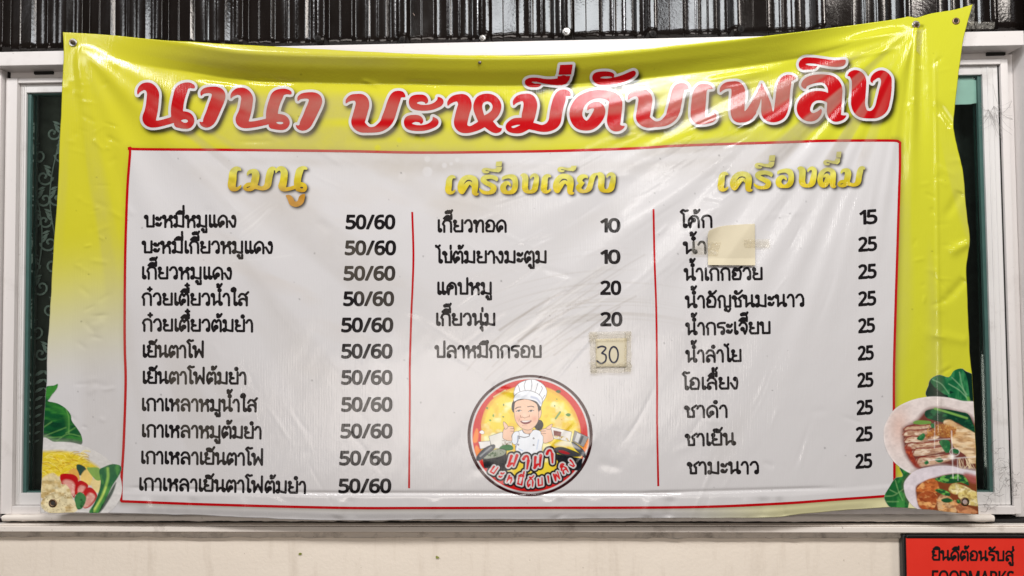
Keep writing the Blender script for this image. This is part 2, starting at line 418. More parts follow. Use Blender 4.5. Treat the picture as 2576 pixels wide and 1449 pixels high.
# mint film stuck on the right pane, one corner cut off
bm = bmesh.new()
fp = [(2380, 190), (2440, 190), (2455, 203), (2464, 232), (2463, 258), (2440, 262), (2380, 264)]
vs = [bm.verts.new(W1(x, y, 0.0185)) for x, y in fp]; fa = bm.faces.new(vs)
ex = bmesh.ops.extrude_face_region(bm, geom=[fa]); bmesh.ops.translate(bm, verts=[v for v in ex['geom'] if isinstance(v, bmesh.types.BMVert)], vec=(0, 0.001, 0))
M_mint = plain('mint_film', (0.24, 0.44, 0.36), 0.35, nz=0.12)
o = bm_obj('mint_sticker', bm, M_mint); tag(o, 'pale mint green sticker on the dark glass at the upper right', 'sticker')

# curtain with pale vines behind the left pane, plain dark cloth behind the right one
def curtain(name, x0, x1, yb, mat, lab, seed):
    nx, nz = int((x1 - x0) * 200), 60
    X, Z = np.meshgrid(np.linspace(x0, x1, nx), np.linspace(-0.62, 0.62, nz))
    Y = yb + 0.012 * np.sin(X * 75 + 1.5 * vnoise(X * 1000, Z * 1000, 200, 500, seed)) + 0.01 * vnoise(X * 1000, Z * 1000, 90, 600, seed + 1)
    I = np.arange(nx * nz).reshape(nz, nx)
    F = np.stack([I[:-1, :-1], I[:-1, 1:], I[1:, 1:], I[1:, :-1]], -1).reshape(-1, 4)
    me = np_mesh(name, np.stack([X, Y, Z0 + Z], -1).reshape(-1, 3), F)
    o = link(name, me, mat); md = o.modifiers.new('thickness', 'SOLIDIFY'); md.thickness = 0.002
    return tag(o, lab, 'curtain'), (x0, x1, yb, seed)
M_curt = plain('near_black_cloth', (0.20, 0.18, 0.165), 0.9, nz=0.4)
M_curt2 = plain('dark_olive_cloth', (0.085, 0.085, 0.075), 0.9, nz=0.5)
cl, _ = curtain('curtain', -1.33, -0.02, 0.090, M_curt, 'black curtain with pale vine embroidery behind the left pane', 40)
curtain('curtain', 0.0, 1.26, 0.11, M_curt2, 'plain dark curtain behind the right pane', 50)
# vine embroidery, real thread a little in front of the cloth
M_vine = plain('pale_thread', (0.85, 0.88, 0.82), 0.8, nz=0.3)
bm = bmesh.new(); R = random.Random(5)
def spiral(cx, cz, r0, turns, a0, s=1):
    return [(cx + r0 * (1 - t) * math.cos(a0 + s * t * turns * 6.283), cz + r0 * (1 - t) * math.sin(a0 + s * t * turns * 6.283)) for t in np.linspace(0, 0.92, 22)]
def vine(p, r=0.0019): tube(bm, [(x, 0.0705, Z0 + z) for x, z in p], r, 5)
def leafshape(x, z, a, L):
    d = Vector((math.cos(a), math.sin(a))); n = Vector((-d.y, d.x))
    q = [Vector((x, z)) + d * L * t + n * L * w for t, w in ((0, 0), (.3, .16), (.65, .17), (1, 0), (.65, -.1), (.3, -.1))]
    vs = [bm.verts.new((v.x, 0.070, Z0 + v.y)) for v in q]; f = bm.faces.new(vs)
    e = bmesh.ops.extrude_face_region(bm, geom=[f]); bmesh.ops.translate(bm, verts=[v for v in e['geom'] if isinstance(v, bmesh.types.BMVert)], vec=(0, 0.001, 0))
for cx in (-1.274, -1.222):
    stem = [(cx + 0.016 * math.sin(z * 14 + cx * 30), z) for z in np.linspace(-0.20, 0.45, 70)]
    vine(stem, 0.0016)
    for k, z in enumerate(np.linspace(-0.16, 0.43, 11)):
        s = 1 if k % 2 else -1; x = cx + 0.016 * math.sin(z * 14 + cx * 30)
        vine(spiral(x + s * 0.020, z, 0.019 + 0.006 * R.random(), 1.25, math.pi if s > 0 else 0, s), 0.0028)
        for q in range(3): leafshape(x, z + 0.012 * q, math.pi / 2 - s * (0.7 + 0.25 * q), 0.024)
    for k in range(9):
        z = -0.22 - 0.022 * k
        leafshape(cx, z, 0.5, 0.034 - 0.002 * k); leafshape(cx, z, math.pi - 0.5, 0.034 - 0.002 * k)
bm_obj('vine_embroidery', bm, M_vine, cl)

# ------------------------------------------------------------------ corrugated cladding above
clad = empty('corrugated_cladding', (0, 0, Zt(0.615)), 'glossy dark brown corrugated metal cladding above the banner', 'cladding')
PER = 0.2075
prof = [(0.000, .024), (0.019, .0235), (0.025, .001), (0.053, .0080), (0.0545, .0040), (0.086, .0125), (0.093, .0010), (0.119, .0014), (0.122, .0040), (0.127, .0040), (0.130, .0012), (0.148, .0020), (0.152, .0052), (0.172, .0046), (0.182, -.006), (0.200, -.002)]
x_s0 = float(W3(1005, 90, -0.03)[0])      # left edge of one screw rib
def chamfer(pr, c=0.0011):
    out = []
    for a, b_, d_ in zip(pr[-1:] + pr[:-1], pr, pr[1:] + pr[:1]):
        ax, dx_ = a[0] - (PER if a[0] > b_[0] else 0), d_[0] + (PER if d_[0] < b_[0] else 0)
        l0 = math.hypot(b_[0] - ax, b_[1] - a[1]); l1 = math.hypot(dx_ - b_[0], d_[1] - b_[1]); c0 = min(c, l0 * .35) / l0; c1 = min(c, l1 * .35) / l1
        out += [(b_[0] + (ax - b_[0]) * c0, b_[1] + (a[1] - b_[1]) * c0), (b_[0] + (dx_ - b_[0]) * c1, b_[1] + (d_[1] - b_[1]) * c1)]
    return out
prof = chamfer(prof)
V = []; xs = []
for k in range(-9, 8):
    for x, d in prof:
        X = x_s0 + k * PER + x * (PER / .2075)
        if -1.9 < X < 1.262: xs.append((X, -0.014 - d))
xs = np.array(xs); n = len(xs)
zz = np.linspace(Zt(0.6165), Zt(1.25), 24)
for q, z in enumerate(zz):
    dx = 0.0010 * vnoise(xs[:, 0] * 1000, np.full(n, z * 1000), 70, 300, 8, 2)
    dy = 0.0012 * vnoise(xs[:, 0] * 1000, np.full(n, z * 1000), 260, 160, 9, 2)
    V.append(np.stack([xs[:, 0] + dx, xs[:, 1] + dy, np.full(n, z)], 1))
I = np.arange(n * len(zz)).reshape(len(zz), n)
F = np.stack([I[:-1, :-1], I[:-1, 1:], I[1:, 1:], I[1:, :-1]], -1).reshape(-1, 4)
me = np_mesh('sheet', np.concatenate(V), F, False); o = link('sheet', me, M_clad, clad)
md = o.modifiers.new('thickness', 'SOLIDIFY'); md.thickness = 0.0012; md.offset = -1
boxes('edge_trim', [(1.2625, 1.32, -0.045, 0.06, Zt(0.6150), Zt(1.25))], M_clad, clad, 0.002)
boxes('backing', [(-2.6, 1.262, 0.0, 0.05, Zt(0.6140), Zt(1.25))], M_dark, clad, 0)
# screws with washers along the foot of the sheet
def screw_mesh(bm, p, r, washer=True):
    M = Matrix.Translation(p) @ TOWALL
    if washer: lathe(bm, [(r * 1.9, 0), (r * 1.9, r * .25), (r * 1.5, r * .5), (r * 1.0, r * .55)], 20, M)
    lathe(bm, [(r, r * .3), (r, r * 1.15), (r * .8, r * 1.4), (r * .45, r * 1.4), (r * .4, r * .9), (0.00001, r * .9)], 6, M)
for px, py in ((385, 105), (593, 102), (800, 97), (1012, 100), (1214, 96), (1425, 80), (1643, 85), (1864, 73), (2083, 70)):
    bm = bmesh.new(); screw_mesh(bm, W1(px, py, -0.0375), 0.0042 if px != 1425 else 0.0055)
    bm_obj('screw', bm, M_steel if px in (1425, 1214) else M_dark, clad)
# chip of old filler stuck to the sheet
bm = bmesh.new(); bmesh.ops.create_icosphere(bm, subdivisions=3, radius=1); P = W1(1046, 34, -0.0145)
for v in bm.verts:
    v.co = Vector((v.co.x * .007, v.co.y * .0025, v.co.z * .013)) * (1 + 0.25 * math.sin(v.co.x * 5 + v.co.z * 7)) + P
M_chip = plain('pinkish_filler', (0.33, 0.25, 0.21), 0.85, nz=0.3)
o = bm_obj('filler_blob', bm, M_chip, clad, True)
# ------------------------------------------------------------------ the banner: relief of the hanging sheet (millimetres towards the street)
GS = 2.0; GX0, GY0, GX1, GY1 = 80, -10, 2500, 1330
RX, RY = grid(GX0, GY0, GX1, GY1, GS)
H = np.zeros(RX.shape)
def interp(x, pts): return np.interp(x, [p[0] for p in pts], [p[1] for p in pts])
def smooth_interp(x, pts):
    D = cr(pts, 3); return np.interp(x, D[:, 0], D[:, 1])
# drape: the top sags between its two nails, folding inwards along a shallow catenary
cy = smooth_interp(RX, [(60, 70), (185, 112), (330, 158), (480, 184), (614, 203), (820, 211), (1000, 214), (1250, 218), (1450, 213), (1700, 190), (2000, 150), (2200, 95), (2305, 66), (2520, 40)])
win_ = sstep(190, 620, RX) * (1 - sstep(1950, 2290, RX))
d = RY - cy
dt = np.arange(-260, 1400, 0.5)
sl = np.where(dt < 0, -0.84 * sstep(-2, 5, -dt) * (1 - 0.22 * sstep(30, 50, -dt)) * (1 - 1.35 * sstep(63, 80, -dt)) * (1 - sstep(84, 130, -dt)), 0.09 * sstep(-2, 14, dt) * np.exp(-np.maximum(dt - 14, 0) / 70))
hh = np.cumsum(sl) * 0.5; hh -= hh[np.searchsorted(dt, 0)]
H += win_ * np.interp(d, dt, hh)

# slow belly of the whole sheet
H += 9 * np.sin((RX - 150) / 2290 * math.pi).clip(0) * np.sin((RY - 60) / 1300 * math.pi).clip(0)
H += 3.2 * vnoise(RX, RY, 420, 300, 1, 2) + 0.8 * vnoise(RX + RY * .6, RY - RX * .5, 90, 240, 2, 3, .45) + 0.12 * vnoise(RX, RY, 45, 36, 3, 3)
def fold(x1, y1, x2, y2, amp, s0, s1=None, bend=0.0, fade=(0.12, 0.45)):
    global H
    s1 = s1 or s0; L = math.hypot(x2 - x1, y2 - y1); ux, uy = (x2 - x1) / L, (y2 - y1) / L
    pad = 4 * max(s0, s1) + abs(bend)
    i0 = max(0, int((min(x1, x2) - pad - GX0) / GS)); i1 = min(RX.shape[1], int((max(x1, x2) + pad - GX0) / GS) + 2)
    j0 = max(0, int((min(y1, y2) - pad - GY0) / GS)); j1 = min(RX.shape[0], int((max(y1, y2) + pad - GY0) / GS) + 2)
    if i1 <= i0 or j1 <= j0: return
    X, Y = RX[j0:j1, i0:i1], RY[j0:j1, i0:i1]
    t = ((X - x1) * ux + (Y - y1) * uy) / L; v = -(X - x1) * uy + (Y - y1) * ux - bend * 4 * t * (1 - t)
    s = s0 + (s1 - s0) * np.clip(t, 0, 1)
    H[j0:j1, i0:i1] += FOLD * amp * np.exp(-0.5 * (v / s) ** 2) * sstep(0, fade[0], t) * (1 - sstep(1 - fade[1], 1, t))
# fan from the left nail
for x2, y2, a, s0, s1, b in ((560, 330, 1.5, 6, 26, -14), (470, 420, 1.8, 6, 26, -10), (400, 560, 1.6, 6, 24, -6), (330, 640, 1.4, 6, 20, 8), (270, 620, 1.6, 5, 16, 6),
                             (640, 560, 1.4, 10, 34, -20), (760, 760, 1.8, 12, 42, -24), (900, 980, 1.8, 14, 50, -20), (560, 900, 1.6, 14, 44, 10), (1080, 860, 1.4, 14, 46, -30),
                             (700, 1160, 1.4, 16, 46, 14), (430, 1000, 1.1, 12, 36, 10), (980, 640, 1.1, 14, 40, -30)):
    fold(190, 112, x2, y2, a * .62, s0, s1, b)
# fan from the right nail, longer and sharper
for x2, y2, a, s0, s1, b in ((1180, 400, 2.2, 7, 30, 34), (1080, 560, 2.2, 7, 36, 40), (1060, 760, 2.6, 7, 40, 46), (1190, 930, 2.6, 6, 40, 40), (1380, 1000, 2.8, 6, 40, 34), (1560, 1060, 2.6, 6, 38, 26),
                             (1700, 1080, 2.4, 6, 34, 18), (1830, 1060, 2.6, 5, 30, 12), (1930, 1090, 2.2, 5, 26, 10), (2030, 980, 2.4, 5, 22, 6), (2110, 860, 2.0, 4, 18, 4),
                             (2180, 760, 2.0, 4, 16, 2), (1400, 640, 1.8, 6, 26, 36), (1650, 620, 1.8, 6, 22, 20), (1500, 330, 1.6, 6, 20, 20)):
    fold(2300, 70, x2, y2, a, s0, s1, b)
# pleat that falls from the right nail, hem weld, free corner standing off
fold(2306, 60, 2290, 620, 3.2, 4, 16, 4, (0.03, .6)); fold(2318, 60, 2318, 420, -2.6, 5, 14, 0, (0.03, .6))
fold(2352, 120, 2366, 1220, 0.9, 3, 4, 0, (.05, .1))
H += 10 * sstep(2315, 2460, RX) * (1 - sstep(60, 420, RY))
fold(2400, 320, 2352, 250, -2.0, 7); fold(2440, 610, 2378, 640, 2.4, 6, 12); fold(2420, 480, 2370, 560, -1.6, 9); fold(2430, 700, 2365, 770, -1.8, 8); fold(2440, 860, 2300, 830, 1.2, 8, 12)
r_ = random.Random(3)
for k in range(46):      # crumples along both welded hems
    x = 2340 + r_.gauss(0, 26); y = r_.uniform(130, 1180); a = r_.uniform(-.6, .6) + (0 if r_.random() < .6 else 1.2); L = r_.uniform(22, 70)
    fold(x, y, x + L * math.cos(a), y + L * math.sin(a), r_.choice((-1, 1)) * r_.uniform(.15, .6), r_.uniform(2.5, 6), None, 0, (.4, .4))
for k in range(56):
    x = 170 + r_.gauss(30, 34); y = r_.uniform(180, 1100); a = r_.uniform(-.7, .9); L = r_.uniform(20, 70)
    fold(x, y, x + L * math.cos(a), y + L * math.sin(a), r_.choice((-1, 1)) * r_.uniform(.15, .55), r_.uniform(2.5, 6), None, 0, (.4, .4))
for k in range(34):      # small dents everywhere
    x = r_.uniform(300, 2250); y = r_.uniform(230, 1230); a = r_.uniform(-.5, .9); L = r_.uniform(40, 130)
    fold(x, y, x + L * math.cos(a), y + L * math.sin(a), r_.choice((-1, 1)) * r_.uniform(.2, .55), r_.uniform(4, 9), None, 0, (.4, .4))
for k in range(90):      # fine creases that run with the pull of the right nail
    th = r_.uniform(.32, 1.32); rr = r_.uniform(260, 1350); x = 2300 - rr * math.cos(th); y = 70 + rr * math.sin(th)
    if not (340 < x < 2270 and 225 < y < 1240): continue
    L = r_.uniform(60, 260); a = math.pi - th + r_.uniform(-.12, .12)
    fold(x, y, x + L * math.cos(a), y + L * math.sin(a), r_.choice((-1, 1, 1)) * r_.uniform(.12, .34), r_.uniform(2.2, 5), None, r_.uniform(-8, 8), (.3, .4))
for k in range(46):
    th = r_.uniform(.35, 1.2); rr = r_.uniform(200, 1200); x = 185 + rr * math.cos(th); y = 108 + rr * math.sin(th); L = r_.uniform(60, 220)
    if not (200 < x < 1300 and 225 < y < 1240): continue
    a = th + r_.uniform(-.12, .12); fold(x, y, x + L * math.cos(a), y + L * math.sin(a), r_.choice((-1, 1)) * r_.uniform(.05, .17), r_.uniform(2.5, 6), None, r_.uniform(-8, 8), (.3, .4))
for x, y, L, a, am in ((480, 196, 150, .12, -1.0), (600, 202, 170, .04, -1.2), (1010, 206, 130, .05, -1.0), (905, 200, 60, .3, .8), (1755, 205, 220, -.16, 1.0), (1800, 220, 150, -.2, -.8), (2120, 150, 160, -.2, .9)):
    fold(x, y, x + L * math.cos(a), y + L * math.sin(a), am, 4, 5, 0, (.3, .4))
# bottom hem: sewn pocket, a rolled lip and soft scallops
hem = interp(RX, [(80, 1228), (860, 1240), (1720, 1240), (2000, 1236), (2240, 1215), (2500, 1240)])
fold(300, 1226, 860, 1240, -1.0, 3); fold(700, 1240, 1750, 1241, -1.3, 3, 3, 0, (.1, .1)); fold(1600, 1241, 2130, 1226, -1.1, 3, 3, 0, (.1, .2))
H += 1.6 * sstep(0, 14, RY - hem)
for k in range(26):
    x = r_.uniform(320, 2180); fold(x, 1246, x + r_.uniform(-22, 22), 1306, r_.uniform(-1.4, 1.4), r_.uniform(5, 13), None, 0, (.3, .2))
bot = interp(RX, [(80, 1290), (300, 1291), (480, 1296), (860, 1308), (1717, 1304), (1925, 1303), (2110, 1285), (2237, 1277), (2330, 1282), (2500, 1295)])
H += -5.0 * sstep(18, -2, bot - RY) * sstep(300, 400, RX) * (1 - sstep(2150, 2240, RX))
H *= RELIEF

YB = -0.056
def samp(A, x, y):
    u = np.clip((np.asarray(x, float) - GX0) / GS, 0, A.shape[1] - 1.001); v = np.clip((np.asarray(y, float) - GY0) / GS, 0, A.shape[0] - 1.001)
    i = u.astype(int); j = v.astype(int); fu = u - i; fv = v - j
    if A.ndim == 3: fu = fu[..., None]; fv = fv[..., None]
    return (A[j, i] * (1 - fu) + A[j, i + 1] * fu) * (1 - fv) + (A[j + 1, i] * (1 - fu) + A[j + 1, i + 1] * fu) * fv
def on_banner(px, py, lift=0.0):
    """points of the sheet, `lift` metres in front of it"""
    return W3(px, py, YB - samp(H, px, py) / 1000 - lift)
gy, gx = np.gradient(H, GS)
NRM = np.stack([gx, -np.ones_like(gx), -gy], -1); NRM /= np.linalg.norm(NRM, axis=-1, keepdims=True)
NRM = np.stack([-NRM[..., 0], NRM[..., 1], NRM[..., 2]], -1)
# depth grows with h towards -y: surface y = -h, x to the right, z up (= -py): normal ~ (-dh/dx, -1, -dh/dz) with dh/dz = -gy
NRM = np.stack([gx * -1.0, -np.ones_like(gx), gy], -1)
NRM = NRM / np.linalg.norm(NRM, axis=-1, keepdims=True)

# ------------------------------------------------------------------ print colours of the sheet
WHITE = np.array((0.635, 0.618, 0.622)); YEL = np.array((0.605, 0.565, 0.032)); RED = np.array((0.46, 0.003, 0.006))
YEL2 = np.array((0.585, 0.585, 0.034))
C = np.zeros(RX.shape + (3,))
fx = sstep(700, 2300, RX)[..., None]
C[:] = YEL * (1 - fx) + YEL2 * fx
def paint(mask, col): 
    global C
    C = C * (1 - mask[..., None]) + np.asarray(col) * mask[..., None]
# yellow fades to white down the left side and along the foot, palest cream at the lower right
fadeL = sstep(560, 985, RY + 0.12 * (RX - 200)) * (1 - sstep(900, 2100, RX))
paint(np.clip(fadeL, 0, 1) ** 1.3, WHITE)
foot = sstep(1180, 1262, RY)
paint(foot * (1 - sstep(1650, 2260, RX)), WHITE); paint(foot * sstep(1650, 2200, RX) * 0.80, (0.80, 0.75, 0.50))
TOPL = [(330, 371), (345, 375), (600, 377), (860, 380), (1050, 383.5), (1250, 382), (1420, 379), (1600, 373), (1717, 366), (1990, 357), (2080, 354), (2240, 353.5), (2262, 357)]
RIGHTL = [(2264, 362), (2264, 420), (2262, 483), (2258, 620), (2253, 780), (2249, 940), (2249, 1060), (2250, 1160), (2250, 1240)]
BOTL = [(2250, 1244), (2225, 1248), (2100, 1257), (1950, 1267.5), (1717, 1276), (1290, 1277.5), (1050, 1278), (860, 1277.5), (540, 1269.5), (306, 1261)]
LEFTL = [(305, 1255), (306, 1200), (311, 1116), (316, 966), (314, 880), (313.5, 800), (315, 640), (320, 483), (327, 385)]
BORDER = np.vstack([cr(TOPL, 4), cr(RIGHTL, 4), cr(BOTL, 4), cr(LEFTL, 4)])
pan = sd_poly(RX[::2, ::2], RY[::2, ::2], [BORDER]); PAN = np.kron(pan, np.ones((2, 2)))[:RX.shape[0], :RX.shape[1]]; PAN = blur(PAN, 1)
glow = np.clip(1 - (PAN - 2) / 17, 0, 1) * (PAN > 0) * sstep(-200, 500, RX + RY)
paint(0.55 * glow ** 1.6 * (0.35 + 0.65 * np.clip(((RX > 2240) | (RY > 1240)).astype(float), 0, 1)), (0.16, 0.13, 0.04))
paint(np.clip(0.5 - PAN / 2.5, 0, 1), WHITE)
# grime that stays on the print: beige clouds, wiped arcs, drip marks
# dust, with fold shade and haze painted in: bands that follow the folds, a broad veil over the title and the upper middle
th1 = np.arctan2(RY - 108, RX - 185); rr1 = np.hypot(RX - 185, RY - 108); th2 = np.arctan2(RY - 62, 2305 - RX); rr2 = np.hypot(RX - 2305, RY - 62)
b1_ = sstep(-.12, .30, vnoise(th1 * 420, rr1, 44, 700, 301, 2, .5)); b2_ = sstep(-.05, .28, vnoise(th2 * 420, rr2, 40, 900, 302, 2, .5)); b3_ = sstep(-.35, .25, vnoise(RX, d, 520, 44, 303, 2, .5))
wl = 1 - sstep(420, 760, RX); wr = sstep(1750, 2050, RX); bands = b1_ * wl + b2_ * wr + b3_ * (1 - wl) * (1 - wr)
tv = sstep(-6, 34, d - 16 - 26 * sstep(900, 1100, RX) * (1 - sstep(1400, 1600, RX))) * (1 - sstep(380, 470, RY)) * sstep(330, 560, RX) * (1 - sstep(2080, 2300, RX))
DUST_HAZE = 0.46 * bands * tv * (0.75 + 0.25 * np.sin(RX / 260))
DUST_HAZE += 0.17 * sstep(.0, .42, vnoise(th1 * 420, rr1, 60, 900, 304, 3, .5)) * sstep(120, 420, rr1) * (1 - sstep(900, 1250, rr1)) * (1 - tv)
DUST_HAZE += 0.16 * sstep(.1, .5, vnoise(th2 * 420, rr2, 46, 1200, 305, 3, .5)) * sstep(200, 500, rr2) * (1 - sstep(900, 1400, rr2)) * (1 - tv)
DUST_HAZE += 0.30 * np.exp(-(((RX - 1080) / 190) ** 2 + ((RY - 415) / 42) ** 2)) * (0.7 + 0.6 * vnoise(RX, RY, 70, 50, 306, 3))
DUST_HAZE = np.clip(DUST_HAZE, 0, 0.62)
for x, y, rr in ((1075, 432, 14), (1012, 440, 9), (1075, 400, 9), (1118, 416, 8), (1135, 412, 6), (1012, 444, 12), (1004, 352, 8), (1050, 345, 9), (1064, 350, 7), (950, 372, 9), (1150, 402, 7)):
    DUST_HAZE *= 1 - 0.75 * np.clip((rr - np.hypot(RX - x, RY - y)) / 3, 0, 1)      # washed clean by drops
g1 = np.clip(vnoise(RX, RY, 260, 120, 61, 4) * 1.6 + 0.05, 0, 1) * np.exp(-(((RX - 1000) / 420) ** 2 + ((RY - 440) / 130) ** 2))
g2 = np.clip(vnoise(RX + RY, RY - RX * .4, 300, 60, 62, 4) * 1.8, 0, 1) * np.exp(-(((RX - 830) / 330) ** 2 + ((RY - 640) / 240) ** 2))
paint(np.clip(0.40 * g1 + 0.05 * np.exp(-(((RX - 960) / 260) ** 2 + ((RY - 405) / 45) ** 2)), 0, .6) * (PAN < 0), (0.50, 0.44, 0.35)); paint(0.35 * g2 * (PAN < 0), (0.58, 0.50, 0.42))
g3 = np.clip(vnoise(RX, RY, 500, 200, 63, 3) * 1.5, 0, 1); paint(0.25 * g3 * (PAN < 0), (0.60, 0.56, 0.55))
ang = np.hypot(RX - 1560, (RY - 1500) * 1.05); sw = np.clip(vnoise(ang, np.arctan2(RY - 1500, RX - 1560) * 300, 5, 300, 64, 3) * 2.2 - .35, 0, 1)
arc = sw * np.exp(-(((RX - 1480) / 190) ** 2 + ((RY - 780) / 110) ** 2)); paint(np.clip(0.50 * arc, 0, 1), (0.42, 0.38, 0.33))
def stroke_on(pts, r, col, a, soft=2.0):
    D = cr([(*p_, r) for p_ in pts], 3); x0_, x1_ = D[:, 0].min() - 8, D[:, 0].max() + 8; y0_, y1_ = D[:, 1].min() - 8, D[:, 1].max() + 8
    s_ = (slice(int((y0_ - GY0) / GS), int((y1_ - GY0) / GS)), slice(int((x0_ - GX0) / GS), int((x1_ - GX0) / GS)))
    m_ = (a * np.clip(0.5 - sd_dots(RX[s_], RY[s_], D) / (GS * soft), 0, 1))[..., None]; C[s_] = C[s_] * (1 - m_) + np.asarray(col) * m_
for k in range(64):      # wiping marks: dry arcs across the middle, pale and dirty in turn
    o_ = r_.gauss(0, 46); t0 = r_.uniform(0, .55); t1 = t0 + r_.uniform(.18, .5); arc_ = [(1195 + 460 * t + .5 * o_, 985 - 330 * t ** .78 + o_ + 10 * math.sin(5 * t + k)) for t in np.linspace(t0, min(t1, 1.05), 9)]
    stroke_on(arc_, r_.uniform(.3, 1.6), (0.74, 0.72, 0.70) if r_.random() < .62 else (0.30, 0.25, 0.20), r_.uniform(.18, .55))
for k in range(9):
    x, y = 605 + r_.uniform(-25, 25), 560 + 5 * k; stroke_on([(x, y), (x + 30, y - 22), (x + 70, y - 50 - 2 * k)], .8, (0.72, 0.70, 0.69), .5)
stroke_on([(585, 657), (650, 652), (735, 642)], 1.5, (0.72, 0.71, 0.70), .5); stroke_on([(470, 1236), (900, 1240), (1230, 1243)], .8, (0.74, 0.73, 0.72), .4)
for k in range(40):      # rubbed patches
    x, y = r_.choice(((940, 1050), (980, 1110), (1010, 1180), (870, 980), (1820, 990), (1880, 930), (1760, 1080))); x += r_.gauss(0, 26); y += r_.gauss(0, 20); stroke_on([(x, y), (x + r_.uniform(-6, 6), y + r_.uniform(8, 26))], r_.uniform(.4, 1.2), (0.74, 0.72, 0.70), r_.uniform(.15, .4))
for k in range(130):     # fly specks
    x, y = r_.uniform(180, 2420), r_.uniform(120, 1280); q = (RX - x) ** 2 + (RY - y) ** 2 < r_.uniform(0.9, 2.1) ** 2
    C[q] = C[q] * 0.5
def soft_shadow(polys_or_mask, dx, dy, r, a, col=(0.02, 0.015, 0.005)):
    m = np.roll(polys_or_mask, (int(round(dy / GS)), int(round(dx / GS))), (0, 1)); paint(np.clip(a * blur(m, r), 0, .96), col)
